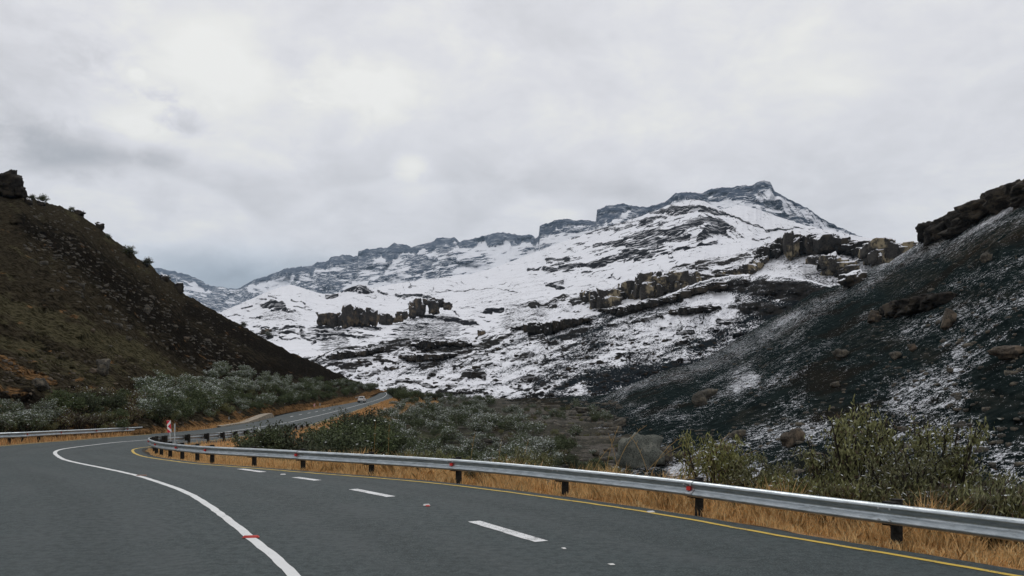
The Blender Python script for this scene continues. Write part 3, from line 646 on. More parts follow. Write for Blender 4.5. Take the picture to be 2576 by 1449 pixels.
# --- E: right burnt hill
ridgeE = [(1180, 1012, 270), (1290, 1004, 268), (1400, 1000, 265), (1522, 993, 262), (1580, 970, 262), (1639, 946, 262), (1690, 926, 262), (1741, 916, 265), (1775, 903, 268), (1821, 873, 270), (1894, 829, 275), (1940, 800, 275), (1985, 778, 275), (2040, 738, 272), (2112, 716, 265),
          (2150, 690, 262), (2200, 670, 255), (2233, 661, 250), (2275, 636, 242), (2308, 614, 236), (2328, 600, 232), (2360, 585, 226), (2400, 560, 218), (2470, 520, 200), (2530, 494, 186), (2576, 482, 176), (2660, 440, 160), (2760, 400, 145)]
footE = [(1180, 1064, 190), (1300, 1092, 142), (1400, 1142, 102), (1500, 1195, 78), (1700, 1245, 64), (2000, 1295, 54), (2300, 1355, 46), (2576, 1425, 39), (2760, 1460, 36)]
def maskE(X, Y, Xw, Yw, yr, yf):
    R = np.zeros(X.shape)
    u = (X + Y * 1.25); v = (Y - 0.0 * X)
    cov = .40 + fbm((X - Y * .2) / 150, (Y + X * .58) / 26, 5.5, 4) * .55
    def patch(pts, a): 
        nonlocal cov
        cov = np.maximum(cov, stroke(np.zeros(X.shape), Xw, Yw, pts, a, 1.3) + fbm(X / 30, Y / 16, 3.3, 3) * .12)
    def bare(pts, a):
        nonlocal cov
        cov = cov * (1 - stroke(np.zeros(X.shape), Xw, Yw, pts, a, 1.3))
    patch([(1560, 985, 16), (1700, 945, 30), (1860, 880, 34), (2000, 800, 26), (2120, 735, 18)], .58)
    patch([(2280, 1010, 70), (2380, 940, 70), (2410, 890, 40)], .78)
    patch([(1850, 975, 26), (1890, 955, 26)], .98); patch([(1700, 1180, 30), (1900, 1200, 40)], 1.0); patch([(1760, 1150, 30), (1950, 1090, 40), (2100, 1080, 44)], .74)
    patch([(2300, 800, 40), (2500, 770, 40)], .55); patch([(2100, 700, 20), (2330, 640, 16), (2576, 540, 14)], .62); patch([(2400, 1090, 60), (2576, 1180, 60)], .72)
    patch([(1480, 1090, 14), (1620, 1060, 16), (1720, 1045, 12)], .66)
    bare([(2080, 960, 60), (2150, 1040, 50)], .8); bare([(2480, 960, 40), (2560, 1040, 60)], .75); bare([(2350, 690, 40), (2576, 600, 34)], .75); bare([(2150, 880, 40), (2350, 900, 30)], .65)
    bare([(1600, 1000, 14), (1700, 985, 16), (1760, 985, 12)], .75); bare([(1500, 1030, 20), (1640, 1090, 30)], .6); bare([(1200, 1030, 30), (1420, 1060, 50)], .85)
    bare([(2230, 760, 34), (2360, 750, 30)], .8)
    G = np.clip(fbm(X / 90, Y / 50, 8.8, 3) * .5, 0, 1) * .4
    G = stroke(G, Xw, Yw, [(1350, 1060, 60), (1450, 1110, 50)], .8, 1.2); G = stroke(G, Xw, Yw, [(2400, 640, 20), (2576, 570, 24)], .4, 1.2)
    top = np.interp(X, [2100, 2320, 2330, 2576, 2760], [0, 0, 14, 26, 26])
    R = np.clip((top - (Y - yr)) / 8 + .5, 0, 1) * (X > 2320)
    return R, G, np.clip(cov, 0, 1.1)
layer('hill', 1180, 2760, 2.5, footE, ridgeE, 260, maskE, M_BURNT, relief=.5, namp=1.6, nscale=60, rj=1.6, rjs=14, seed=5.0, bend=.15)

# --- F: left hill
ridgeF = [(-260, 330, 120), (-100, 430, 140), (0, 478, 160), (45, 482, 164), (70, 492, 168), (100, 508, 170), (150, 517, 176), (175, 528, 180), (200, 538, 182), (212, 548, 184), (250, 572, 190), (275, 594, 196), (300, 612, 200), (335, 637, 206), (345, 648, 210), (380, 668, 214), (400, 690, 218), (430, 705, 222), (448, 722, 224), (462, 738, 228), (500, 760, 232),
          (540, 782, 236), (600, 815, 242), (650, 843, 248), (700, 870, 254), (730, 886, 258), (800, 916, 266), (840, 934, 272), (870, 949, 278), (905, 962, 288), (935, 972, 300), (955, 980, 312), (975, 984, 322)]
footF = [(-260, 1150, 34), (0, 1113, 46), (200, 1098, 54), (375, 1088, 63), (478, 1080, 76), (590, 1065, 92), (688, 1046, 116), (757, 1030, 154), (838, 1019, 194), (911, 1003, 252), (941, 994, 280), (955, 988, 306), (975, 985, 318)]
def maskF(X, Y, Xw, Yw, yr, yf):
    q = (Y - yr) / np.maximum(yf - yr, 1)
    dd = Y - (X * .66)       # runs down the slope
    R = np.clip(.15 + fbm(X / 60, Y / 40, 2.2, 3) * .3, 0, 1)
    s = stroke(np.zeros(X.shape), Xw, Yw, [(60, 560, 30), (200, 640, 50), (350, 760, 60), (480, 860, 70), (620, 930, 60), (760, 930, 40), (860, 950, 20)], 1.0, 1.9)
    R = np.maximum(R, s * .78)
    R = stroke(R, Xw, Yw, [(480, 780, 30), (650, 870, 30), (800, 925, 14)], .8, 1.6)
    R = stroke(R, Xw, Yw, [(0, 1000, 20), (110, 1030, 30), (60, 990, 20)], .85, 1.0)
    G = np.clip(.1 + fbm((X + Y) / 80, dd / 20, 4.2, 4) * .6, 0, 1)
    G = stroke(G, Xw, Yw, [(0, 760, 26), (150, 830, 36), (330, 880, 30), (480, 960, 20)], .85, 1.2)
    G = stroke(G, Xw, Yw, [(0, 860, 30), (120, 900, 30), (280, 960, 26)], .6, 1.3)
    B = np.clip(fbm(X / 26, Y / 14, 7.1, 4) * .35 + np.interp(q, [.55, .8, 1.0], [0, .18, .62]), 0, 1)
    B = stroke(B, Xw, Yw, [(0, 910, 16), (70, 940, 16), (130, 960, 12)], .8, 1.1)
    B = stroke(B, Xw, Yw, [(150, 1010, 26), (260, 1030, 30)], .6, 1.3)
    B = np.maximum(B, np.clip((14 - (yf - Y)) / 6, 0, 1) * .95)
    B = stroke(B, Xw, Yw, [(700, 1035, 9), (800, 1020, 9), (900, 1000, 8), (950, 985, 5)], .95, 1.0)
    return R, G, B
layer('hill', -260, 975, 2.5, footF, ridgeF, 230, maskF, M_LEFT, relief=.3, namp=1.8, nscale=40, rj=2.4, rjs=9, seed=6.0, bend=.12)

# ------------------------------------------------------------------ road (rows: right line, centre line, left line)
ROWS = [
 ((19, -22, 0), (8.5, -24, 0), (3.5, -26, 0)), ((13.5, -6, 0), (4.5, -7.5, 0), (-0.5, -9.5, 0)), ((9.6, 3.5, 0), (0.6, 2.5, 0), (-4.2, 0.3, 0)),
 ((6.26, 9.82, 0), (-2.68, 9.89, 0), (-7.1, 7.7, 0)), ((4.46, 12.66, 0), (-4.15, 12.74, 0), (-8.6, 10.4, 0)), ((2.74, 15.7, 0), (-5.56, 15.4, 0), (-10.2, 13.2, 0)),
 ((1.0, 18.05, 0), (-7.6, 19.0, 0), (-12.4, 16.6, 0)), ((-.89, 20.4, 0), (-9.2, 21.3, 0), (-14.2, 19.0, 0)), ((-3.23, 22.7, 0), (-11.1, 23.9, 0), (-16.4, 21.8, 0)),
 ((-5.96, 24.7, 0), (-13.6, 26.8, 0), (-19.3, 25.2, 0)), ((-9.5, 28.0, -.05), (-16.9, 30.5, 0), (-22.8, 29.6, 0)), ((-12, 30.3, -.1), (-18.6, 33, -.02), (-24.6, 32.9, 0)), ((-13.7, 32.5, -.15), (-20.2, 35.5, -.04), (-25.7, 36.2, 0)),
 ((-15.2, 34.3, -.18), (-21.2, 37.3, -.05), (-26.2, 39.2, 0)), ((-16.7, 36.3, -.2), (-22.0, 39.0, -.06), (-26.3, 41.2, 0)), ((-17.8, 38.0, -.2), (-22.6, 40.8, -.08), (-26.4, 43.2, 0)),
 ((-19.1, 40.4, -.2), (-23.1, 42.9, -.1), (-26.5, 45.1, 0)), ((-19.9, 42.3, -.2), (-23.5, 45.7, -.11), (-26.6, 47.3, -.02)), ((-20.3, 44, -.22), (-23.8, 48.6, -.12), (-26.7, 49.5, -.03)),
 ((-20.5, 46.5, -.25), (-23.9, 51.5, -.15), (-27.2, 54, -.06)), ((-20.8, 51, -.32), (-24.2, 56, -.2), (-27.5, 60.3, -.1)), ((-21.4, 58, -.42), (-24.8, 62, -.25), (-28.1, 66, -.15)),
 ((-22.4, 66, -.5), (-25.6, 70, -.3), (-28.9, 72, -.2)), ((-23.4, 77, -.55), (-26.7, 79, -.3), (-29.6, 79.5, -.2)), ((-24.3, 87, -.58), (-27.7, 88, -.27), (-30.5, 88.5, -.1)),
 ((-25.2, 97, -.5), (-28.6, 98, -.18), (-31.5, 99, .1)), ((-26.0, 106, -.3), (-29.3, 107, -.05), (-33.2, 110, .33)), ((-27.3, 120, .05), (-30.7, 122, .27), (-37.2, 127, .62)), ((-29.3, 140, .5), (-32.5, 142, .74), (-39.5, 149, .96)),
 ((-32.3, 168, 1.15), (-35.5, 170, 1.36), (-41.2, 176, 1.55)), ((-34.8, 194, 1.85), (-38.0, 196, 2.05), (-43, 200, 2.15)), ((-37.3, 222, 2.7), (-40.4, 225, 2.9), (-45, 230, 3.0)), ((-39, 248, 3.6), (-42.2, 250, 3.76), (-46.3, 254, 3.8)),
 ((-40.8, 276, 4.8), (-44.2, 277, 4.95), (-47.6, 278, 5.2)), ((-43.2, 300, 6.1), (-46.6, 299, 6.35), (-49.6, 297, 6.4)), ((-47.5, 318, 7.4), (-50.0, 314, 7.4), (-52, 308, 7.2)), ((-57, 331, 8.4), (-57.5, 326, 8.3), (-58, 319, 8.1)), ((-75, 341, 9.2), (-75, 335, 9.2), (-75, 328, 9.2)),
]
def catmull(P, n):
    P = np.array(P, float); out = []
    Pe = np.vstack([2 * P[0] - P[1], P, 2 * P[-1] - P[-2]])
    for i in range(len(P) - 1):
        p0, p1, p2, p3 = Pe[i:i + 4]
        for k in range(n):
            t = k / n
            out.append(.5 * ((2 * p1) + (-p0 + p2) * t + (2 * p0 - 5 * p1 + 4 * p2 - p3) * t * t + (-p0 + 3 * p1 - 3 * p2 + p3) * t ** 3))
    out.append(P[-1]); return np.array(out)
def smooth(P, it=3):
    for _ in range(it):
        Q = P.copy(); Q[1:-1] = (P[:-2] + 2 * P[1:-1] + P[2:]) / 4; P = Q
    return P
NS = 14
RC, CC, LC = [smooth(catmull([r[k] for r in ROWS], NS), 30) for k in range(3)]
def normals(P):
    t = np.gradient(P, axis=0)[:, :2]; t /= np.linalg.norm(t, axis=1)[:, None] + 1e-9
    return np.stack([t[:, 1], -t[:, 0]], 1)       # to the right of travel
RN, CN, LN = normals(RC), normals(CC), normals(LC)
def offs(P, N, o, dz=0.0):
    Q = P.copy(); Q[:, :2] += N * o; Q[:, 2] += dz; return Q
edgeR = offs(RC, RN, .42); edgeL = offs(LC, LN, -.40)
fr_ = [0, .5, 1]; rowsm = [edgeR, RC]; NB = 18
rowsm += [RC + (CC - RC) * (q / NB) for q in range(1, NB)] + [CC] + [CC + (LC - CC) * (q / 12) for q in range(1, 12)] + [LC, edgeL]
V = np.stack(rowsm, 1); n, k = V.shape[:2]
rc = np.zeros((n, k, 3)); wR = np.linalg.norm((RC - CC)[:, :2], axis=1); wL = np.linalg.norm((LC - CC)[:, :2], axis=1)
for j in range(k):
    if 1 <= j <= NB + 1:
        x = (j - 1) / NB * wR; two = sstep(wR, 5.0, 6.2); lc = np.where(x < wR / 2, wR * .25, wR * .75) * two + wR * .5 * (1 - two); u = x - lc
    elif j > NB + 1:
        x = (j - NB - 1) / 12 * wL; u = x - wL * .45
    else: continue
    rc[:, j, 0] = (np.exp(-((u - .85) / .35) ** 2) + np.exp(-((u + .85) / .35) ** 2)) * .5
    rc[:, j, 1] = np.exp(-(u / .3) ** 2) * .5
o = mesh_np('road', V.reshape(-1, 3), grid_faces(n, k), M_ASPH, True, rc.reshape(-1, 3)); tag(o, kind='structure')

def arclen(P): return np.concatenate([[0], np.cumsum(np.linalg.norm(np.diff(P, axis=0), axis=1))])
def resample(P, step):
    s = arclen(P); q = np.arange(0, s[-1], step); return np.stack([np.interp(q, s, P[:, i]) for i in range(3)], 1), q
def line(name, P, w, mat, a=0, b=None, dz=.006, jag=.0):
    P = P[a:b]; P, _ = resample(P, .25); N = normals(P)
    j = fbm(np.arange(len(P)) / 1.5, np.zeros(len(P)), 1.0, 3) * jag
    Q = np.stack([offs(P, N, w / 2, dz) + np.c_[N * j[:, None], 0 * j], offs(P, N, -w / 2, dz) + np.c_[N * j[:, None], 0 * j]], 1)
    o = mesh_np(name, Q.reshape(-1, 3), grid_faces(len(P), 2), mat); tag(o, kind='structure'); return o
def near_idx(P, x, y): return int(np.argmin((P[:, 0] - x) ** 2 + (P[:, 1] - y) ** 2))
line('road_marking', CC, .155, M_WHITE, jag=.012)
line('road_marking', RC, .12, M_YELLOW, dz=.007, jag=.02)
line('road_marking', LC, .13, M_YELLOW, 0, near_idx(LC, -27.5, 62), dz=.007)
def pt0(px, py, z=0.0):
    d = (H0 - z) * FP / (py - HY); return np.array(((px - CX) / FP * d, d, z))
def dash(p, q, w=.24, mat=None, name='road_marking'):
    p, q = np.array(p), np.array(q); n = 14; P = p + (q - p) * np.linspace(0, 1, n)[:, None]; N = normals(P)
    jr = np.random.RandomState(int(abs(p[0] * 100))).uniform(-.012, .012, n)
    Q = np.stack([offs(P, N, w / 2, .008) + np.c_[N * jr[:, None], 0 * jr], offs(P, N, -w / 2, .008)], 1)
    o = mesh_np(name, Q.reshape(-1, 3), grid_faces(n, 2), mat or M_WORN); tag(o, kind='structure')
for (x0, y0, x1, y1) in [(1192, 1312, 1362, 1363), (888, 1231, 984, 1250), (743, 1201, 800, 1209), (604, 1180, 662, 1188)]:
    dash(pt0(x0, y0), pt0(x1, y1))
# far climbing lane dashes
fd = CC + (LC - CC) * .5
for i in range(6):
    a = near_idx(fd, -33.4, 121 + i * 9.0)
    p = fd[a]; tt = fd[a + 2] - fd[a]; tt /= np.linalg.norm(tt); dash(p + (0, 0, .02), p + tt * 3.2 + (0, 0, .02), .22)

# ------------------------------------------------------------------ ground
allE = np.concatenate([edgeR, edgeL]); allN = np.concatenate([RN, -LN]); isR = np.r_[np.ones(len(edgeR)), np.zeros(len(edgeL))]
def edge_info(X, Y):
    sh = X.shape; X = X.ravel(); Y = Y.ravel(); out = np.zeros((len(X), 3))
    for i in range(0, len(X), 20000):
        x, y = X[i:i + 20000], Y[i:i + 20000]
        d2 = (x[:, None] - allE[None, :, 0]) ** 2 + (y[:, None] - allE[None, :, 1]) ** 2
        j = np.argmin(d2, 1); d = np.sqrt(d2[np.arange(len(x)), j])
        s = np.sign((x - allE[j, 0]) * allN[j, 0] + (y - allE[j, 1]) * allN[j, 1]); s[s == 0] = 1
        out[i:i + 20000, 0] = d * s; out[i:i + 20000, 1] = allE[j, 2]; out[i:i + 20000, 2] = isR[j]
    return [out[:, k].reshape(sh) for k in range(3)]
def valley(X, Y):
    v = np.interp(Y, [-40, 20, 45, 70, 100, 130, 180, 240, 300, 340], [-4.5, -5.0, -5.5, -4.9, -3.9, -2.3, -.1, 2.6, 5.4, 6.0])
    return v + fbm(X / 14, Y / 14, 3.0, 4) * .5
def ground_z(X, Y):
    X = np.atleast_1d(np.asarray(X, float)); Y = np.atleast_1d(np.asarray(Y, float))
    s, ez, r = edge_info(X, Y)
    base = ez - .13 - .10 * np.clip(s, 0, 2.5)
    w = sstep(s, 1.8, np.interp(Y, [0, 60, 100, 300], [13, 13, 18, 26]))
    zr = base * (1 - w) + np.minimum(valley(X, Y), base) * w + fbm(X / 3, Y / 3, 1.0, 3) * .07 * sstep(s, 1, 3)
    zl = ez - .06 - .02 * np.clip(s, 0, 6)
    z = np.where(r > .5, zr, zl)
    return np.where(s < 0, ez - .5, z), s, r
gx = np.arange(-90, 150, 1.0); gy = np.arange(-40, 350, 1.0)
GX, GY = np.meshgrid(gx, gy)
GZ, GS, GR = ground_z(GX.ravel(), GY.ravel()); GZ = GZ.reshape(GX.shape); GS = GS.reshape(GX.shape); GR = GR.reshape(GX.shape)
GZ = GZ - np.where((GS >= 0) & (GS < 3.2), .22, 0)
ccol = np.zeros(GX.shape + (3,))
dryw = np.interp(GY, [0, 60, 120, 300], [4.0, 5.0, 6, 9])
ccol[..., 0] = np.clip((dryw - GS) / 2 + .5, 0, 1); ccol[..., 1] = np.interp(GY, [60, 140, 220], [.5, .3, .0]) + fbm(GX / 20, GY / 20, 2, 3) * .35
_px = GX / np.maximum(GY, 20) * FP + CX; _w = sstep(_px, 1150, 1320) * sstep(GY, 40, 60)
ccol[..., 1] = ccol[..., 1] * (1 - _w * .8); ccol[..., 2] = np.clip(_w * (.42 + fbm(GX / 6, GY / 6, 4, 4) * .5), 0, 1); GZ = GZ + _w * fbm(GX / 3.5, GY / 3.5, 9.0, 4) * .5 * (GS > 14)
o = mesh_np('ground', np.stack([GX, GY, GZ], -1).reshape(-1, 3), grid_faces(*GX.shape, flip=False), M_GROUND, True, ccol.reshape(-1, 3)); tag(o, kind='structure')
# wide base sheet far below everything, reaching the horizon
bx = MB(); bx.add([(-30000, -30000, -60), (30000, -30000, -60), (30000, 30000, -60), (-30000, 30000, -60)], [(0, 1, 2, 3)])
bo = bx.build('ground', M_GROUND); tag(bo, kind='structure')
# verges: strips that follow the road edges exactly
for (E, N, sgn, prof) in ((edgeR, RN, 1, [(-.12, -.03), (.0, -.015), (.12, -.03), (.35, -.07), (.8, -.14), (1.5, -.22), (2.3, -.30), (3.4, -.62)]), (edgeL, LN, -1, [(-.12, -.03), (0, -.015), (.12, -.03), (.4, -.05), (1, -.06), (2, -.08), (3.5, -.1), (5, -.3)])):
    rows = [offs(E, N, a * sgn, b) for a, b in prof]; Vv = np.stack(rows, 1)
    Vv[:, 3:, 2] += fbm(Vv[:, 3:, 0] * 1.3, Vv[:, 3:, 1] * 1.3, 0.3, 3) * .03
    cc = np.zeros(Vv.shape); cc[:, :, 0] = np.array([0, 0, .1, .8, 1, 1, 1, 1])[None]; cc[:, :, 2] = np.array([1, 1, .95, .35, .1, 0, 0, 0])[None]
    o = mesh_np('verge', Vv.reshape(-1, 3), grid_faces(*Vv.shape[:2], flip=sgn > 0), M_GROUND, True, cc.reshape(-1, 3)); tag(o, kind='structure')
def gz(x, y): 
    z, s, r = ground_z([x], [y]); return float(z[0])

# ------------------------------------------------------------------ guardrails
M_GALV, t = new_mat('galvanised_steel', 0.42, 0.5)
a = t.noise(t.scale(t.pos, (1, 1, 6)), 3, 5, .7); b2 = t.noise(t.pos, 30, 3, .6)
dz_ = t.noise(t.scale(t.pos, (4, 4, 30)), 1.0, 4, .7)
t.put(t.b.inputs['Base Color'], t.mix(t.math('MULTIPLY', t.step(dz_, .52, .68), .45), t.mix(t.step(a, .35, .7), (0.36, 0.40, 0.42), (0.54, 0.58, 0.60)), (0.14, 0.14, 0.13))); t.b.inputs['Metallic'].default_value = .95
t.put(t.b.inputs['Roughness'], t.math('ADD', .30, t.math('MULTIPLY', b2, .28)))
M_POST = flat_mat('creosoted_timber', (0.020, 0.019, 0.017), .9, 0, .6, 14, .2, .6)
M_REFL = flat_mat('red_reflector', (0.62, 0.035, 0.03), .4, 0, .1)
M_BOLT = flat_mat('bolt_steel', (0.5, 0.5, 0.5), .4, .6)
WB = [(0.0, .155), (.050, .148), (.078, .120), (.084, .098), (.074, .078), (.012, .030), (.002, .012), (.002, -.012), (.012, -.030), (.074, -.078), (.084, -.098), (.078, -.120), (.050, -.148), (0.0, -.155)]
def beam(parent, P, N, face, zc, scale=1.0, mat=None):
    """W-beam along P; face=+1 bulges toward -N side"""
    prof = [(p * face, q) for p, q in WB] + [((p - .006) * face, q * .985) for p, q in WB[::-1]]
    n = len(P); k = len(prof); V = np.zeros((n, k, 3))
    for j, (p, q) in enumerate(prof):
        V[:, j, :2] = P[:, :2] - N * p * scale; V[:, j, 2] = P[:, 2] + zc + q * scale
    F = []
    for i in range(n - 1):
        for j in range(k): F.append((i * k + j, i * k + (j + 1) % k, (i + 1) * k + (j + 1) % k, (i + 1) * k + j))
    o = mesh_np('rail_beam', V.reshape(-1, 3), np.array(F), mat or M_GALV, False, parent=parent)
    return o
def guardrail(label, P, N, s_posts, face=1, top=.75, phase=0, grp=None, refl=True, lean=0.0, scale=1.0, sec=4):
    s = arclen(P); root = empty('guardrail', tuple(P[len(P) // 2])); root.location = (0, 0, 0)
    tag(root, label, 'guardrail', grp)
    zc = top - .155
    at = lambda q: (np.array([np.interp(q, s, P[:, i]) for i in range(3)]), np.array([np.interp(q, s, N[:, i]) for i in range(2)]))
    # one beam per section, lapped at every other post
    cuts = [s_posts[0] - .25] + [x for i, x in enumerate(s_posts[1:-1]) if i % 2 == phase] + [s_posts[-1] + .25]
    for ci, (a, b) in enumerate(zip(cuts[:-1], cuts[1:])):
        qs = np.arange(a - .12, b + .12 + 1e-6, .3); qs = np.append(qs, b + .12)
        PP = np.stack([np.interp(qs, s, P[:, i]) for i in range(3)], 1); NN = np.stack([np.interp(qs, s, N[:, i]) for i in range(2)], 1)
        PP[:, :2] -= NN * (.009 * (ci % 2)) * face
        PP[:, 2] += .007 * (ci % 2)
        beam(root, PP, NN, face, zc, scale)
    rnd = random.Random(len(s_posts))
    for i, q in enumerate(s_posts):
        p, nn = at(q); nn = nn / np.linalg.norm(nn); ang = math.atan2(nn[1], nn[0])
        m = MB(); r = .088; c = p[:2] + nn * (.235 * face)
        m.tube([(c[0], c[1], p[2] - .35), (c[0] + rnd.uniform(-.01, .01), c[1], p[2] + top + .055)], [r, r * .96], 12)
        po = m.build('post', M_POST, root, False)
        m = MB(); cb = p[:2] + nn * (.085 * face); m.box((cb[0], cb[1], p[2] + zc), (.15, .20, .36), ang)
        m.build('spacer_block', M_POST, po)
        near = abs(p[1]) < 26 and p[0] > -9
        for dzb, dt in (((.088, -.09), (.088, .09), (-.088, -.09), (-.088, .09)) if near else ((.0, 0.0),)):
            m = MB(); ou = (.094 if dzb else .014) * face
            m.box((p[0] - nn[0] * ou - nn[1] * dt, p[1] - nn[1] * ou + nn[0] * dt, p[2] + zc + dzb), (.014, .028, .028), ang); m.build('bolt', M_BOLT, root)
        if refl and i % 2 == (1 - phase if phase else 1):
            m = MB(); cr = p[:2] - nn * (.045 * face)
            m.box((cr[0], cr[1], p[2] + zc + .01), (.05, .085, .075), ang + .35); m.build('reflector', M_REFL, root)
    return root
rail = offs(RC, RN, .78, -.16); railN = RN
rail[:, 2] -= np.interp(rail[:, 1], [40, 60, 100], [0, .05, .18])
rail = rail[: near_idx(rail, -24.6, 99)]; railN = normals(rail); rs = arclen(rail)
def rail_s(x, y): return rs[near_idx(rail, x, y)]
# posts: nearest at the picture column 2235, then every 3.9 m, closer through the bend
pcols = [2235, 1742, 1403, 1140, 927, 752, 621, 518]
azs = rail[:, 0] / np.maximum(rail[:, 1], .1) * FP + CX
i0 = near_idx(rail, 5, 12)
fwd = np.arange(len(rail)) 
sp = []
lim = near_idx(rail, -14, 33)
for c in pcols:
    idx = np.where((rail[:lim, 1] > 5))[0]; j = idx[np.argmin(abs(azs[idx] - c))]; sp.append(rs[j])
d0 = sp[1] - sp[0]
pre = [sp[0] - 4.0 * k for k in (4, 3, 2, 1) if sp[0] - 4.0 * k > 1]
tipend = rail_s(-19.5, 47); last = sp[-1]; mid = []
while last + 1.95 < tipend: last += 1.95; mid.append(last)
post = []
while last + 3.81 < rs[-1] - .4: last += 3.81; post.append(last)
S = pre + sp + mid + post
guardrail('long silver guardrail on dark timber posts curving round the inside of the bend', rail, railN, S, 1, .77, 0)

# left guardrail on the outside of the bend
lp = [(-34, 24.0, .0), (-31.2, 33.0, .0)] + [W(px, py, d) for px, py, d in [(22, 1117, 44.0), (64, 1114.5, 45.8), (108, 1111.5, 47.8), (153, 1108, 50.2), (198, 1105, 52.6), (242, 1102, 55.2), (282, 1099, 58.0), (320, 1096.5, 60.8), (357, 1093.5, 64.0)]]
lpP = smooth(catmull(lp, 8), 6); lN = normals(lpP); ls = arclen(lpP)
LS = [ls[int(np.argmin(np.hypot(lpP[:, 0] - q[0], lpP[:, 1] - q[1])))] for q in lp[2:]]
LS = [LS[0] - 2.4 * k for k in (4, 3, 2, 1)] + LS
guardrail('straight silver guardrail on short dark posts along the outer left edge of the road', lpP, lN, LS, -1, .64, 0, scale=.95)
# small dark parapet rail beyond the pickup
pp = [W(893.5, 1004.5, 243), W(897, 1003.8, 246), W(903, 1003, 250), W(911, 1001.5, 256)]
ppP = catmull(pp, 4); guardrail('short dark green rail over a culvert beside the white pickup', ppP, normals(ppP), [0.3, arclen(ppP)[-1] - .5], -1, .6, 0, refl=False)

# ------------------------------------------------------------------ signs
M_SWHITE = flat_mat('white_sign_sheeting', (0.78, 0.78, 0.78), .4, 0, .05)
M_SRED = flat_mat('red_sign_sheeting', (0.62, 0.025, 0.045), .4, 0, .06)
M_SGREY = flat_mat('grey_sign_back', (0.36, 0.39, 0.38), .5, .3, .1)
M_SPOST = flat_mat('galvanised_sign_post', (0.42, 0.44, 0.44), .5, .4, .1)
def chevron_sign(label, base, rz, w=.22, h=.62, post_h=.95, lean=0.0, grp=None, flipx=False):
    root = empty('chevron_sign', base, rz); root.rotation_euler = (0, lean, rz); tag(root, label, 'road sign', grp)
    m = MB(); m.tube([(0, .02, -.4), (0, .02, post_h + h * .9)], .028, 8); m.build('post', M_SPOST, root, True)
    z0 = post_h; m = MB()
    m.box((0, 0, z0 + h / 2), (w, .012, h)); pn = m.build('panel', [M_SGREY], root, bevel=.003)
    m = MB(); y = -.009; x = w / 2 - .004; s = -1 if flipx else 1
    m.add([(-x * 1, y, z0 + .004), (x, y, z0 + .004), (x, y, z0 + h - .004), (-x, y, z0 + h - .004)], [(0, 1, 2, 3)])
    m.build('face', M_SWHITE, root)
    m = MB(); y = -.012
    def poly(pts): 
        pts = [(s * (a - .5) * 2 * x, y, z0 + .004 + b * (h - .008)) for a, b in pts]
        m.add(pts, [tuple(range(len(pts)))] if s > 0 else [tuple(range(len(pts)))[::-1]])
    poly([(0, .72), (.98, .995), (0, .995)]) if False else None
    poly([(0, .66), (.92, .995), (0, .995)]); poly([(0, .005), (.92, .005), (0, .34)]); poly([(.16, .5), (1, .24), (1, .76)])
    m.build('red_chevrons', M_SRED, root)
    return root
b = W(431, 1139, 40.5); chevron_sign('red and white chevron sign pointing left, behind the rail at the bend', b, math.radians(-8), .22, .62, 1.02, math.radians(-5))
b = W(441, 1139, 41.0); chevron_sign('grey backed sign seen almost edge on just right of the large chevron sign', b, math.radians(122), .2, .47, 1.05, math.radians(3))
b = W(541.5, 1071, 90); chevron_sign('small red and white marker sign at the start of the pale concrete kerb', b, math.radians(10), .24, .5, .42)
b = W(576, 1066.5, 93); chevron_sign('small grey marker sign on the concrete kerb, right of the red and white one', b, math.radians(150), .2, .42, .42)
b = W(791, 1028, 170); chevron_sign('red and white marker post on the orange verge below the thicket before the pickup', b, math.radians(20), .3, .6, .45)
b = W(804.6, 1026, 176); chevron_sign('white marker post right beside the distant red and white marker', b, math.radians(160), .28, .6, .45)
# small white board at the left
root = empty('sign', W(122, 1063, 56)); tag(root, 'tiny white board on a stake on the bank above the left guardrail', 'sign')
m = MB(); m.tube([(0, .02, -.2), (0, .02, .62)], .02, 6); m.build('post', M_SPOST, root)
m = MB(); m.box((0, 0, .5), (.27, .012, .25)); m.build('panel', M_SWHITE, root)
M_BLACK = flat_mat('black_print', (0.03, 0.03, 0.03), .6)
m = MB(); m.box((.02, -.010, .5), (.02, .006, .16)); m.box((.055, -.010, .5), (.03, .006, .06)); m.build('marking', M_BLACK, root)

# ------------------------------------------------------------------ concrete work
M_CONC = flat_mat('weathered_concrete', (0.30, 0.255, 0.195), .9, 0, .4, 3, .2, .4)
m = MB()
p0, p1 = Vector(W(262, 1101, 61.5)), Vector(W(320, 1097, 66)); dv = p1 - p0; ang = math.atan2(dv.y, dv.x); c = (p0 + p1) / 2
m.box((c.x, c.y, c.z + .12), (dv.length, .3, .62), ang); m.box((c.x, c.y, c.z + .44), (dv.length + .1, .38, .08), ang)
m.box((p0.x, p0.y, p0.z + .1), (.3, 1.4, .55), ang)
o = m.build('headwall', M_CONC, bevel=.02); tag(o, 'low tan concrete culvert wall behind the left guardrail', 'wall')
kp = [W(556, 1074.5, 84), W(590, 1069, 89.5), W(620, 1065, 94), W(646, 1058.5, 100), W(660, 1055, 104), W(676, 1050, 111), W(690, 1049, 115)]
kP = catmull(kp, 5); kN = normals(kP); m = MB(); hh = np.interp(np.arange(len(kP)), [0, 10, 20, 28, 30], [.10, .12, .38, .55, .1])
vs = []; 
for i in range(len(kP)):
    x, y, z = kP[i]; nx, ny = kN[i]; h = hh[i]
    vs += [(x, y, z - .3), (x, y, z + h), (x - nx * .3, y - ny * .3, z + h + .02), (x - nx * 1.2, y - ny * 1.2, z + h * .9), (x - nx * 1.25, y - ny * 1.25, z - .3)]
fs = []
for i in range(len(kP) - 1):
    for j in range(4): fs.append((i * 5 + j, (i + 1) * 5 + j, (i + 1) * 5 + j + 1, i * 5 + j + 1))
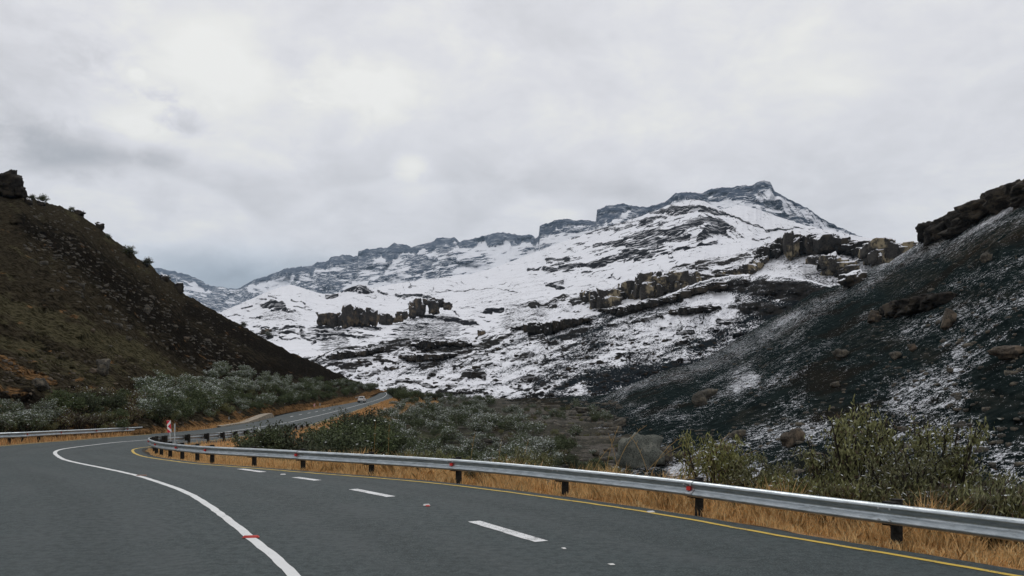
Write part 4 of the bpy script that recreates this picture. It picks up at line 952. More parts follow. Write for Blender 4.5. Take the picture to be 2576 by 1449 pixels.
m.add(vs, fs); o = m.build('drain_kerb', M_CONC); tag(o, 'pale concrete drain kerb along the far left road edge, rising to a blunt end', 'kerb')
m = MB(); fw = catmull([W(940, 982, 318), W(955, 982.5, 322), W(968, 983.5, 324), (-51.0, 321, 7.9)], 5)
for i in range(len(fw) - 1):
    a, b = Vector(fw[i]), Vector(fw[i + 1]); d = b - a; c = (a + b) / 2; m.box((c.x, c.y, c.z + .25), (d.length, .35, 1.0 + .004 * (i % 2)), math.atan2(d.y, d.x))
o = m.build('barrier', M_CONC); tag(o, 'low pale parapet wall at the far bend of the road', 'wall')

# road studs
M_STUD = flat_mat('stud_white', (0.6, 0.6, 0.58), .5); M_STUDR = flat_mat('stud_red', (0.45, 0.05, 0.04), .5); M_STUDB = flat_mat('stud_brown', (0.22, 0.13, 0.1), .6)
def stud(p, mat, label, ang, w=.2, h=.022):
    m = MB(); x, y = w / 2, .05
    m.add([(-x, -y, 0), (x, -y, 0), (x, y, 0), (-x, y, 0), (-x * .8, -y * .4, h), (x * .8, -y * .4, h), (x * .8, y * .4, h), (-x * .8, y * .4, h)], [(4, 5, 6, 7), (0, 1, 5, 4), (1, 2, 6, 5), (2, 3, 7, 6), (3, 0, 4, 7)])
    o = m.build('road_stud', mat); o.location = (p[0], p[1], p[2] + .009); o.rotation_euler = (0, 0, ang); tag(o, label, 'road stud', 'road studs on the road markings')
stud(pt0(631, 1353), M_STUDR, 'red road stud across the white centre line, nearest the camera', 0.15, .26, .03)
stud(pt0(356, 1197), M_STUDB, 'brown road stud where the white centre line breaks in mid-distance', 0.25, .3)
stud(pt0(1073, 1272.5), M_STUD, 'pale road stud between the two nearest white dashes', 0.3, .14, .03)
stud(pt0(1076, 1274), M_STUDR, 'red faced stud set against the pale stud between the dashes', 0.3, .08, .022)
stud(pt0(712, 1194.5), M_STUD, 'small pale stud between the farther white dashes', 0.3, .16)
stud(pt0(1418, 1381), M_STUD, 'small white chip of a stud just right of the nearest dash', .3, .05, .012)
stud(pt0(1538, 1421), M_STUD, 'small white stud remnant near the bottom edge of the road', .3, .07, .008)
stud(pt0(1637, 1289), M_STUD, 'pale stud sitting on the yellow edge line', .3, .14)

# ------------------------------------------------------------------ white pickup
M_CARW = flat_mat('white_car_paint', (0.72, 0.72, 0.70), .3, 0, .03, spec=.5)
M_GLASS = flat_mat('dark_rear_glass', (0.035, 0.03, 0.03), .1, 0, .1, spec=.8); M_TYRE = flat_mat('tyre', (0.015, 0.015, 0.015), .9); M_TAIL = flat_mat('tail_light', (0.30, 0.03, 0.025), .3); M_BUMP = flat_mat('dark_bumper', (0.04, 0.04, 0.04), .6)
def pickup(loc, rz):
    root = empty('pickup_truck', loc, rz); tag(root, 'white double cab pickup driving away in the left lane near the far bend', 'pickup')
    def prism(prof, w, taper=None):
        m = MB(); n = len(prof); vs = []
        for sgn in (-1, 1):
            for (y, z) in prof:
                k = 1.0 if taper is None else np.interp(z, *taper); vs.append((sgn * w / 2 * k, y, z))
        fs = [tuple(range(n))[::-1], tuple(range(n, 2 * n))] + [(i, (i + 1) % n, n + (i + 1) % n, n + i) for i in range(n)]
        m.add(vs, fs); return m
    prism([(-2.6, .42), (-2.62, 1.05), (-.9, 1.08), (1.25, 1.12), (2.45, .98), (2.6, .75), (2.55, .38), (-2.5, .38)], 1.82, ([.38, .7, 1.12], [.96, 1.0, .96])).build('body', M_CARW, root, bevel=.05)
    prism([(-.95, 1.09), (-.72, 1.74), (.55, 1.78), (1.35, 1.13)], 1.66, ([1.09, 1.78], [1.0, .82])).build('cabin', M_CARW, root, bevel=.04)
    m = MB(); m.add([(-.66, -.945, 1.19), (.66, -.945, 1.19), (.58, -.775, 1.66), (-.58, -.775, 1.66)], [(0, 1, 2, 3)]); m.build('rear_window', M_GLASS, root)
    for sg in (-1, 1):
        m = MB(); pts = [(sg * .832, -.7, 1.2), (sg * .832, 1.0, 1.2), (sg * .742, .5, 1.66), (sg * .742, -.6, 1.66)]; m.add(pts, [(0, 1, 2, 3) if sg > 0 else (3, 2, 1, 0)]); m.build('side_window', M_GLASS, root)
        m = MB(); m.box((sg * .82, -2.63, .9), (.13, .05, .3)); m.build('tail_light', M_TAIL, root)
        m = MB(); m.box((sg * 1.0, .95, 1.2), (.2, .1, .16)); m.build('mirror', M_CARW, root)
        for y in (-1.55, 1.6):
            m = MB(); m.tube([(sg * .68, y, .38), (sg * .93, y, .38)], .38, 16); wh = m.build('wheel', M_TYRE, root)
            m = MB(); m.tube([(sg * .93, y, .38), (sg * .94, y, .38)], .2, 12); m.build('rim', M_SPOST, wh)
    m = MB(); m.box((0, -2.66, .47), (1.7, .14, .16)); m.build('bumper', M_BUMP, root)
    m = MB(); m.box((0, -2.642, .8), (.52, .02, .12)); m.build('number_plate', M_SWHITE, root)
    m = MB(); m.box((0, -2.63, 1.0), (1.3, .03, .03)); m.build('tailgate_trim', M_BUMP, root)
    return root
i = near_idx(CC, -40.0, 222); pc = CC[i] * .45 + LC[i] * .55; tt = CC[i + 3] - CC[i - 3]
pk = pickup(tuple(pc + np.array((.6, 0, .01))), math.atan2(tt[1], tt[0]) - math.pi / 2 - .02)

# ------------------------------------------------------------------ cliffs (real walls standing on the slopes)
def cliff(label_kind, top, bot, d, mat, pillar=16.0, depth=None, seed=0, amp=1.0, topn=1.5, name='cliff', taper_ends=True):
    """wall between two picture polylines at distance d (function or number); returns object"""
    xs = np.arange(top[0][0], top[-1][0] + .01, 1.2); n = len(xs); pillar = pillar * 1.5; amp = amp * .62
    ty = np.interp(xs, *np.array(top).T[:2]) + fbm(xs / 5, xs * 0 + seed, 1, 3) * topn
    by = np.interp(xs, *np.array(bot).T[:2]) + fbm(xs / 9, xs * 0 + seed, 5, 3) * 2
    dd = np.array([d(x) for x in xs]) if callable(d) else np.full(n, float(d))
    dep = depth or 14.0; R = 26
    # pillars of uneven width
    ph = np.cumsum(1 / (pillar * (1 + .5 * vn(xs / pillar, xs * 0, seed + 9)))) * 1.5; 
    fr = ph - np.floor(ph); bul = np.sqrt(np.clip(1 - (2 * fr - 1) ** 2, 0, 1)); cellr = _hash(np.floor(ph), np.floor(ph) * 0 + seed, np.floor(ph) * 0)
    ty = ty - (bul - .6) * topn * 1.6 - (cellr - .5) * topn * 2.2
    t = np.linspace(0, 1, R)[:, None]; Y = by[None] + (ty - by)[None] * t
    px_m = dd / FP
    prot = (bul * .6 + cellr * .9) * pillar * .30 * px_m * amp
    lay_ = np.floor(t * 4.2 + fbm(xs / 30, xs * 0, seed + 2, 2)[None] * .8 + cellr[None] * .5)
    led_ = _hash(lay_, np.floor(ph)[None] + 0 * lay_, np.full(lay_.shape, seed + 3.0))
    stepb = (led_ - .5) * pillar * .22 * px_m[None] * amp - (lay_ * -.10) * pillar * px_m[None] * amp
    D = dd[None] + stepb - prot[None] * (1 - .35 * (1 - t) ** 2) + fbm(np.repeat(xs[None], R, 0) / 11, Y / 7, seed, 5, .6) * px_m[None] * 5.5 * amp
    D = D + (t > .86) * (t - .86) * 7 * prot[None] + (t) * dep * .08
    P = np.stack([(xs[None] - CX) / FP * D, D, H0 + (HY - Y) / FP * D], -1)
    bk = []
    for k, dz in ((.35, -.2), (.8, -.6), (1.0, -4.0), (1.1, -14.0)):
        q = P[-1].copy(); g_ = (1 + dep * k / D[-1]); q[:, 0] *= g_; q[:, 1] *= g_; q[:, 2] += dz * px_m * 2; bk.append(q)
    Pa = np.concatenate([P, np.array(bk)], 0)
    o = mesh_np(name, Pa.reshape(-1, 3), grid_faces(R + 4, n), mat, False); tag(o, kind='structure'); return o
def at_layer(lay, pts, front):
    return lambda x: surf(lay, x, float(np.interp(x, [p[0] for p in pts], [p[1] for p in pts]))) * front
LA, LB, LCx, LD, LE, LF = 'mountain', 'hillside', 'hillside3.0', 'hillside4.0', 'hill', 'hill6.0'
# ------------------------------------------------------------------ rocks
def rock_mesh(sz, seed, rough=.16, square=.6, seg=26):
    u = np.linspace(0, 2 * np.pi, seg, endpoint=False); v = np.linspace(-np.pi / 2, np.pi / 2, seg // 2 + 1)
    U, Vv = np.meshgrid(u, v); f = lambda c: np.sign(c) * np.abs(c) ** square
    x = f(np.cos(Vv)) * f(np.cos(U)); y = f(np.cos(Vv)) * f(np.sin(U)); z = f(np.sin(Vv))
    x = x + 0 * z; P = np.stack([x, y, z], -1)
    k = 1 + fbm(P[..., 0] * 1.3 + seed * 7.1, P[..., 1] * 1.3 - seed * 3.3, P[..., 2] * 1.3 + seed, 4, .55) * rough * 1.6
    step = np.round((P[..., 2] + fbm(P[..., 0], P[..., 1], seed, 2) * .2) * 3) / 3; k = k * (1 + .10 * np.sin(step * 7 + seed))
    P = P * k[..., None] * np.array(sz) / 2
    nr, nc = P.shape[:2]; F = []
    for i in range(nr - 1):
        for j in range(nc): F.append((i * nc + j, i * nc + (j + 1) % nc, (i + 1) * nc + (j + 1) % nc, (i + 1) * nc + j))
    return P.reshape(-1, 3), np.array(F)
def boulder(lay, x0, x1, y0, y1, mat, label, seed, tilt=0.0, sink=.22, name='boulder', group=None, dfac=.994, square=.72, rough=.26):
    px, pb = (x0 + x1) / 2, y1; d = surf(lay, px, min(pb, 1300)) * dfac
    w = (x1 - x0) / FP * d * .92; h = (y1 - y0) / FP * d * .92
    V, F = rock_mesh((w * 1.05, max(w * .8, h * .8), h * (1 + sink)), seed, rough, square)
    c, s = math.cos(tilt), math.sin(tilt); V = np.stack([V[:, 0] * c + V[:, 2] * s, V[:, 1], -V[:, 0] * s + V[:, 2] * c], 1)
    o = mesh_np(name, V, F, mat, False); b = W(px, (y0 + y1) / 2 + (y1 - y0) * sink / 2, d); o.location = b
    tag(o, label, 'rock', group); return o
def mk(top, bot, lay, mat, front=.985, pillar=14, seed=1, depth=None, name='cliff', **kw):
    """a cliff band of overlapping weathered blocks, wider than tall, bedded into the slope"""
    r = np.random.RandomState(seed * 13 + 1); T = np.array([p[:2] for p in top]); Bm = np.array([p[:2] for p in bot]); L = []; x = T[0, 0] - 3; x1 = T[-1, 0]
    while x < x1 - 2:
        w = pillar * r.uniform(.8, 2.3); xm = min(x + w / 2, x1); t = float(np.interp(xm, T[:, 0], T[:, 1])); b = float(np.interp(xm, Bm[:, 0], Bm[:, 1])); h = max(b - t, 5)
        t = t + r.uniform(-.06, .12) * h
        if h > 26 and r.rand() < .75:
            m_ = t + h * r.uniform(.35, .6); L += [(x, x + w, t, m_ + h * .12, r.uniform(-.15, .2)), (x + r.uniform(-6, 6), x + w * r.uniform(.8, 1.1), m_, b, 0)]
        else: L.append((x, x + w, t, b, 0))
        if r.rand() < .45: a = x + r.uniform(0, w); q = r.uniform(.25, .5); L.append((a, a + w * q, b - h * q, b + h * .12, -.5))
        x += w * r.uniform(.5, .85)
    Vs, Fs, o_ = [], [], 0; xm = (T[0, 0] + x1) / 2; ym = float(np.interp(xm, Bm[:, 0], Bm[:, 1])); base = Vector(W(xm, ym, surf(lay, xm, ym)))
    for i, (a, b, t, bt, fw) in enumerate(L):
        xc = (a + b) / 2; d = surf(lay, xc, float(np.interp(xc, Bm[:, 0], Bm[:, 1]))) * front; w = (b - a) / FP * d; h = (bt - t) / FP * d * 1.2
        V, F = rock_mesh((w * 1.35, max(w, h) * 1.2, h), seed * 5.3 + i * 1.7, .2, .5, 30)
        V = V + (np.array(W(xc, (t + bt) / 2 + (bt - t) * .08, d + max(w, h) * (.35 + fw * .5))) - np.array(base)); Vs.append(V); Fs.append(F + o_); o_ += len(V)
    o = mesh_np(name, np.concatenate(Vs), np.concatenate(Fs), mat, False); o.location = base; tag(o, kind='structure'); return o
# sandstone bands of the spur
mk([A7(460, 712), A7(540, 692), A7(680, 690), A7(700, 680)], [A7(460, 745), A7(560, 815), A7(640, 800), A7(700, 735)], LCx, M_SAND, pillar=13, seed=1)
mk([A7(690, 668), A7(760, 640), A7(840, 598), A7(930, 600), A7(960, 620)], [A7(690, 720), A7(760, 745), A7(830, 752), A7(900, 735), A7(960, 715)], LCx, M_SAND, pillar=15, seed=2)
mk([A7(950, 610), A7(1000, 592), A7(1100, 588), A7(1200, 610), A7(1300, 612)], [A7(950, 700), A7(1030, 712), A7(1110, 682), A7(1200, 645), A7(1300, 625)], LCx, M_SAND, pillar=14, seed=3)
mk([A7(1290, 600), A7(1400, 570), A7(1480, 545), A7(1520, 520), A7(1560, 500)], [A7(1290, 622), A7(1400, 615), A7(1480, 590), A7(1520, 570), A7(1560, 530)], LCx, M_SAND, pillar=10, seed=4)
mk([A7(1520, 470), A7(1540, 445), A7(1590, 440), A7(1640, 415), A7(1660, 380), A7(1672, 378)], [A7(1520, 530), A7(1560, 510), A7(1600, 500), A7(1640, 490), A7(1660, 470), A7(1672, 470)], LCx, M_DARKCLIFF, pillar=10, seed=5)
mk([A7(1765, 392), A7(1800, 375), A7(1900, 360), A7(1960, 372), A7(2060, 392), A7(2160, 415), A7(2180, 430)], [A7(1765, 480), A7(1820, 470), A7(1900, 480), A7(1960, 450), A7(2060, 480), A7(2160, 495), A7(2180, 490)], LCx, M_DARKCLIFF, pillar=18, seed=6)
mk([A7(1840, 490), A7(1900, 500), A7(1960, 490), A7(2050, 530), A7(2085, 560)], [A7(1840, 515), A7(1900, 560), A7(1960, 600), A7(2050, 600), A7(2085, 595)], LCx, M_SAND, pillar=16, seed=7)
mk([A7(2160, 450), A7(2185, 415), A7(2240, 406), A7(2320, 408), A7(2350, 430), A7(2380, 425), A7(2440, 415), A7(2480, 430)], [A7(2160, 500), A7(2200, 520), A7(2260, 535), A7(2310, 535), A7(2350, 500), A7(2380, 490), A7(2440, 460), A7(2480, 440)], LCx, M_SAND, pillar=20, seed=8, front=.97)
# bands of the dome and plateau
mk([A7(560, 825), A7(700, 805), A7(900, 765), A7(1000, 742), A7(1060, 715), A7(1130, 690), A7(1220, 668), A7(1300, 655)], [A7(560, 832), A7(700, 850), A7(780, 830), A7(900, 795), A7(1000, 770), A7(1100, 735), A7(1200, 705), A7(1300, 690)], LD, M_DARKCLIFF, pillar=12, seed=11, front=.99)
mk([A7(1000, 838), A7(1040, 812), A7(1120, 806), A7(1195, 808)], [A7(1000, 842), A7(1060, 848), A7(1130, 840), A7(1195, 828)], LD, M_DARKCLIFF, pillar=14, seed=12, front=.99)
mk([B6(2060, 618), B6(2100, 598), B6(2200, 575), B6(2350, 562), B6(2520, 532), B6(2600, 540)], [B6(2060, 625), B6(2130, 615), B6(2200, 640), B6(2320, 640), B6(2450, 600), B6(2600, 550)], LD, M_DARKCLIFF, pillar=9, seed=13, front=.99)
mk([B6(1380, 712), B6(1480, 690), B6(1600, 690), B6(1720, 700), B6(1760, 712)], [B6(1380, 725), B6(1480, 745), B6(1600, 720), B6(1720, 735), B6(1760, 722)], LD, M_DARKCLIFF, pillar=9, seed=14, front=.99)
mk([B6(800, 800), B6(860, 775), B6(960, 765), B6(1080, 745), B6(1180, 730)], [B6(800, 815), B6(870, 820), B6(960, 800), B6(1080, 790), B6(1180, 750)], LD, M_DARKCLIFF, pillar=9, seed=15, front=.99)
mk([B6(1300, 795), B6(1380, 785), B6(1500, 790), B6(1650, 780)], [B6(1300, 805), B6(1380, 830), B6(1500, 828), B6(1650, 800)], LD, M_DARKCLIFF, pillar=10, seed=16, front=.99)
# rock edge on top of the right hill
mk([(2222, 772), (2245, 760), (2275, 757), (2300, 748), (2330, 740), (2368, 736)], [(2222, 794), (2250, 792), (2300, 787), (2340, 775), (2368, 762)], LE, M_EDGE, pillar=22, seed=22, front=.99, depth=3, name='cliff')
mk([C6(2450, 20), C6(2480, -10), C6(2530, -22), C6(2576, -30), (2290, 742), (2330, 738), (2367, 740)], [C6(2450, 60), C6(2500, 50), C6(2576, 50), (2240, 780), (2290, 770), (2330, 765), (2367, 758)], LE, M_DARKCLIFF, pillar=16, seed=22, front=.985, depth=4) if False else None

BE = [
 (1558, 1664, 1087, 1172, M_LICHEN, 'huge lichen grey boulder with a pointed right shoulder, above the rail in the middle right', .25),
 (1654, 1694, 1126, 1160, M_BOULDER, 'smaller ragged grey rock leaning on the right side of the huge lichen boulder', .0),
 (1447, 1484, 1024, 1038, M_BOULDER, 'flat oval boulder in the dark ground at the foot of the speckled hill', .05),
 (1485, 1503, 1048, 1062, M_BOULDER, 'small pale upright rock below the flat oval boulder', .2),
 (1333, 1391, 1090, 1104, M_TANB, 'long flat tan rock ledge beside the thicket', .03),
 (1540, 1577, 1056, 1074, M_BOULDER, 'thin slab of rock tilted up to the right in the snow flecks', -.5),
 (1741, 1775, 990, 1020, M_BOULDER, 'lower rock of the broken cluster in the middle of the burnt slope', -.3),
 (1756, 1802, 978, 1000, M_BOULDER, 'upper rock of the broken cluster in the middle of the burnt slope', -.35),
 (1967, 2024, 1079, 1116, M_TANB, 'wedge shaped tan boulder pointing up right over the broom shrubs', -.55),
 (1836, 1876, 1081, 1099, M_BOULDER, 'grey boulder half buried left of the wedge shaped tan one', -.1),
 (1800, 1842, 1117, 1131, M_TANB, 'low brown rock just above the broom shrubs', -.05),
 (2099, 2133, 877, 900, M_BOULDER, 'round grey boulder in the snow flecks halfway up the burnt hill', .1),
 (2185, 2215, 785, 808, M_TANB, 'rounded tan boulder below and left of the outcrop line', .1),
 (2373, 2401, 777, 820, M_TANB, 'tall upright pale boulder on the burnt hillside', .15),
 (2500, 2576, 869, 898, M_TANB, 'wide tan rock patch at the right edge of the hillside', .0),
 (2287, 2305, 863, 880, M_TANB, 'small yellowish rock at mid slope, right of two', -.4),
 (2239, 2263, 882, 900, M_BOULDER, 'small grey rock at mid slope, left of two', -.4),
 (2467, 2493, 636, 657, M_BOULDER, 'reddish brown rock high on the burnt slope under the rim', -.4),
 (2112, 2176, 684, 716, M_DARKCLIFF, 'long dark rock slab lying on the skyline where burnt hill meets the dome', -.35),
 (1700, 1722, 1135, 1150, M_BOULDER, 'small dark stone right of the ragged grey rock', .1),
 (2090, 2112, 960, 972, M_BOULDER, 'small stone in the dark hollow of the burnt slope', -.2),
 (2380, 2398, 925, 936, M_BOULDER, 'small stone among the densest snow flecks', .0),
]
for i, (x0, x1, y0, y1, mt, lb, tl) in enumerate(BE): boulder(LE, x0, x1, y0, y1, mt, lb, i + 1, tl)
BF = [
 (242, 271, 903, 941, M_BOULDER, 'tall grey boulder standing on the left hillside', .1), (227, 244, 926, 937, M_TANB, 'tan rock lying at the left foot of the tall grey boulder', .2),
 (80, 119, 951, 976, M_BOULDER, 'wide dark grey boulder low on the left hillside', .1), (266, 276, 977, 990, M_TANB, 'small round tan rock below the tall grey boulder', 0),
 (362, 378, 768, 786, M_BOULDER, 'pale boulder high in the burnt band of the left hill', .2), (228, 240, 826, 834, M_TANB, 'small tan rock on the olive grass of the left hill', .1),
 (463, 478, 846, 856, M_TANB, 'small tan rock on the burnt slope right of the olive grass', .1), (316, 332, 846, 855, M_BOULDER, 'flat grey rock at the upper edge of the olive grass', .2),
 (60, 80, 498, 512, M_DARKCLIFF, 'dark rock on the left skyline just below the big one', .3), (97, 112, 505, 516, M_DARKCLIFF, 'dark rounded stone on the left skyline, third from the top', .2),
 (190, 212, 528, 540, M_DARKCLIFF, 'jutting dark rock on the left skyline above the steep drop', .3), (240, 262, 560, 575, M_DARKCLIFF, 'dark angular rock on the left skyline halfway down', .4),
 (440, 462, 712, 738, M_DARKCLIFF, 'dark upright crag at the step in the left skyline', .1), (405, 425, 690, 706, M_DARKCLIFF, 'dark crag above the step in the left skyline', .3),
]
for i, (x0, x1, y0, y1, mt, lb, tl) in enumerate(BF): boulder(LF, x0, x1, y0, y1, mt, lb, 40 + i, tl)
# scree: uncountable small stones on the left hill
rs_ = np.random.RandomState(5); Vs, Fs = [], []; offv = 0
def scree(n, picker, lay, smin, smax, name, mat):
    Vs, Fs, offv = [], [], 0
    for i in range(n):
        px, py = picker(rs_)
        xs, Y, D = LAYERS[lay]; j = int(np.clip(np.searchsorted(xs, px), 0, len(xs) - 1))
        if py < Y[:, j].min() + 4 or py > Y[:, j].max() - 2: continue
        d = surf(lay, px, py); s = rs_.uniform(smin, smax) * (1.8 if rs_.rand() < .08 else 1)
        V, F = rock_mesh((s * rs_.uniform(1, 2), s, s * rs_.uniform(.5, .9)), i * .37, .25, .7, 8)
        a = rs_.uniform(0, 6.28); V = V @ np.array([[math.cos(a), -math.sin(a), 0], [math.sin(a), math.cos(a), 0], [0, 0, 1]])
        V = V + np.array(W(px, py, d)); Vs.append(V); Fs.append(F + offv); offv += len(V)
    o = mesh_np(name, np.concatenate(Vs), np.concatenate(Fs), mat, False); tag(o, kind='stuff'); return o
o = scree(900, lambda r: (r.uniform(0, 1) ** .9 * 620, 0) if False else (lambda t, w: (60 + t * 560, 560 + t * 370 + w * 55))(r.rand(), r.randn()), LF, .15, .55, 'scree', M_BOULDER)
tag(o, 'loose small stones strewn over the burnt band of the left hill', 'stones')
o = scree(500, lambda r: (r.uniform(0, 520), r.uniform(880, 1080)), LF, .08, .26, 'scree', M_TANB); tag(o, 'tan stones scattered on the lower left bank', 'stones')
o = scree(700, lambda r: (r.uniform(1400, 2570), r.uniform(640, 1200)), LE, .2, .55, 'scree', M_BOULDER); tag(o, 'small stones scattered over the burnt right hill', 'stones')
o = scree(500, lambda r: (r.uniform(900, 2000), r.uniform(850, 1000)), LD, .4, 1.5, 'scree', M_EDGE); tag(o, 'dark rocks poking out of the lower snow slopes', 'stones')
o = scree(260, lambda r: (r.uniform(1300, 1560), r.uniform(1010, 1110)), LE, .4, 1.4, 'scree', M_BOULDER); tag(o, 'boulders and rubble in the stream bed at the foot of the burnt hill', 'stones')

Vs, Fs, offv = [], [], 0
for i in range(420):
    px = rs_.uniform(1190, 1600); d = 50 + 140 * rs_.rand(); x = (px - CX) / FP * d
    if px > 1450 and d > 100: continue
    k_ = rs_.uniform(.25, .9) * (2.2 if rs_.rand() < .12 else 1); V, F = rock_mesh((k_ * rs_.uniform(1, 2), k_, k_ * rs_.uniform(.5, .8)), i * .37, .25, .7, 10)
    a = rs_.uniform(0, 6.28); V = V @ np.array([[math.cos(a), -math.sin(a), 0], [math.sin(a), math.cos(a), 0], [0, 0, 1]]) + np.array((x, d, gz(x, d) + k_ * .1)); Vs.append(V); Fs.append(F + offv); offv += len(V)
o = mesh_np('scree', np.concatenate(Vs), np.concatenate(Fs), M_BOULDER, False); tag(o, 'rubble and stones along the dark stream bed in the valley floor', 'stones', kind='stuff')

# rock towers on the white slope: one outcrop = one thing made of leaning pillars
def outcrop(label, pillars, lay, mat, dfac=.985, seed=0):
    Vs, Fs, offv = [], [], 0; x0 = min(p[0] for p in pillars); x1 = max(p[1] for p in pillars); yb = max(p[3] for p in pillars)
    d = surf(lay, (x0 + x1) / 2, yb) * dfac; base = Vector(W((x0 + x1) / 2, yb, d))
    for i, (a, b, t, bt) in enumerate(pillars):
        w = (b - a) / FP * d; h = (bt - t) / FP * d * 1.2
        V, F = rock_mesh((w * 1.1, w * 1.2, h), seed + i * 1.3, .22, .60, 30)
        V = V + (np.array(W((a + b) / 2, (t + bt) / 2 + (bt - t) * .1, d)) - np.array(base)) + np.array((0, w * .25 * ((i * 7) % 3 - 1), 0))
        Vs.append(V); Fs.append(F + offv); offv += len(V)
    o = mesh_np('rock_outcrop', np.concatenate(Vs), np.concatenate(Fs), mat, False); o.location = base; tag(o, label, 'rock outcrop'); return o
_cr = np.random.RandomState(11); _top = [(2330, 572), (2345, 558), (2380, 546), (2400, 538), (2440, 513), (2470, 502), (2490, 486), (2520, 472), (2576, 459), (2680, 430), (2760, 405)]
def crest():
    L = []; x = 2318.0
    while x < 2700:
        w = _cr.uniform(34, 74); t = float(np.interp(x + w / 2, *np.array(_top).T)) + _cr.uniform(-3, 5); L.append((x, x + w, t, t + _cr.uniform(34, 50))); x += w * _cr.uniform(.42, .7)
        if _cr.rand() < .8: a = x + _cr.uniform(-30, 10); t2 = float(np.interp(a + 15, *np.array(_top).T)) + _cr.uniform(16, 30); L.append((a, a + _cr.uniform(26, 56), t2, t2 + _cr.uniform(20, 30)))
    return L
def crest_build(label, pillars, lay, mat):
    Vs, Fs, offv = [], [], 0; base = Vector(W(2450, 540, surf(lay, 2450, 540)))
    for i, (a, b, t, bt) in enumerate(pillars):
        d = surf(lay, (a + b) / 2, max(bt, float(np.interp((a + b) / 2, [2300, 2328, 2360, 2400, 2470, 2530, 2576, 2660, 2760], [620, 606, 592, 566, 526, 500, 488, 446, 405])) + 4)) * .992; w = (b - a) / FP * d; h = (bt - t) / FP * d * 1.25
        V, F = rock_mesh((w * 1.25, w * 1.1, h), 60 + i * 1.7, .26, .62, 34); tl = .42; c, s_ = math.cos(tl), math.sin(-tl)
        V = np.stack([V[:, 0] * c + V[:, 2] * s_, V[:, 1], -V[:, 0] * s_ + V[:, 2] * c], 1)
        V = V + (np.array(W((a + b) / 2, (t + bt) / 2 + 3, d + w * .2)) - np.array(base)); Vs.append(V); Fs.append(F + offv); offv += len(V)
    o = mesh_np('cliff', np.concatenate(Vs), np.concatenate(Fs), mat, False); o.location = base; tag(o, kind='structure'); return o
crest_build('', crest(), LE, M_EDGE)
def q5p(l): return [(*[Q5(a, 0)[0], Q5(b, 0)[0]], Q5(0, t)[1], Q5(0, bt)[1]) for a, b, t, bt in l]
M_TOWER = cliff_mat('tower_sandstone', 0.35, (0.020, 0.019, 0.019), (0.065, 0.058, 0.052), (0.18, 0.135, 0.085), .7, .5)
outcrop('big dark jagged crag perched on the top left skyline', [(-30, 14, 446, 486), (2, 46, 437, 470), (-6, 38, 452, 484), (30, 41, 428, 448), (12, 40, 462, 492), (38, 58, 468, 492)], LF, M_EDGE, seed=31, dfac=.99)
outcrop('row of brown sandstone pillars standing on the white slope in the centre', q5p([(945, 1060, 1040, 1160), (1050, 1170, 1040, 1185), (1150, 1210, 1040, 1180), (1195, 1250, 1060, 1180), (1235, 1370, 960, 1165), (1350, 1440, 965, 1160), (1440, 1480, 978, 1040), (1450, 1500, 1040, 1150), (1470, 1560, 1000, 1175), (1530, 1580, 975, 1040), (1565, 1665, 990, 1150), (1640, 1680, 1050, 1130)]), LB, M_TOWER, seed=3)
outcrop('low brown rocks right of the sandstone pillar row', q5p([(1690, 1780, 1050, 1170), (1760, 1840, 1060, 1165), (1840, 1900, 1090, 1150), (1880, 1960, 1040, 1130), (1940, 2020, 1030, 1110)]), LB, M_TOWER, seed=9)
outcrop('dark domed crags with snow between them on top of the central knoll', q5p([(2050, 2120, 930, 1070), (2100, 2200, 890, 1060), (2160, 2240, 930, 1060), (2220, 2300, 870, 940), (2290, 2400, 865, 1020), (2380, 2460, 880, 960), (2460, 2560, 915, 990), (2400, 2450, 870, 930)]), LB, M_TOWER, seed=13)
outcrop('solitary dark block on the snow right of the central knoll', [(1202, 1213, 829, 842), (1210, 1220, 829, 842)], LD, M_TOWER, seed=17, dfac=1.0)
outcrop('tall pale sandstone tower on the ridge of the dark spur', [(A7(1672, 0)[0], A7(1722, 0)[0], A7(0, 352)[1], A7(0, 478)[1]), (A7(1700, 0)[0], A7(1760, 0)[0], A7(0, 392)[1], A7(0, 480)[1]), (A7(1730, 0)[0], A7(1775, 0)[0], A7(0, 362)[1], A7(0, 400)[1])], LCx, M_SAND, seed=21, dfac=.975)
outcrop('small dark boulders on the slope left of the sandstone pillars', q5p([(270, 350, 1228, 1290), (350, 380, 1240, 1270)]), LB, M_TOWER, seed=25)

# ------------------------------------------------------------------ vegetation
def leaf_mat(name, cols, snow=False, tr=0.15):
    m, t = new_mat(name, .75, .15)
    oi = t.node('ShaderNodeObjectInfo').outputs['Random']
    n = t.noise(t.pos, 1.7, 3, .7); n2 = t.noise(t.pos, 14, 2, .6)
    c = t.mix(t.step(n, .35, .65), cols[0], cols[1]); c = t.mix(t.step(n2, .45, .7), c, cols[2])
    hs = t.node('ShaderNodeHueSaturation'); t.put(hs.inputs['Color'], c); t.put(hs.inputs['Value'], t.math('ADD', .75, t.math('MULTIPLY', oi, .5)))
    t.put(hs.inputs['Saturation'], t.math('ADD', .75, t.math('MULTIPLY', oi, .35)))
    t.put(t.b.inputs['Base Color'], hs.outputs[0]); return m
L_GREEN = leaf_mat('grey_green_leaves', [(0.062, 0.082, 0.042), (0.13, 0.158, 0.088), (0.19, 0.218, 0.135)])
L_DARK = leaf_mat('dark_green_leaves', [(0.028, 0.040, 0.019), (0.075, 0.097, 0.044), (0.15, 0.17, 0.085)])
L_OLIVE = leaf_mat('olive_broom_leaves', [(0.085, 0.09, 0.032), (0.19, 0.195, 0.075), (0.29, 0.29, 0.14)])
L_BROWN = leaf_mat('brown_twigs', [(0.045, 0.03, 0.02), (0.10, 0.07, 0.045), (0.14, 0.1, 0.07)])
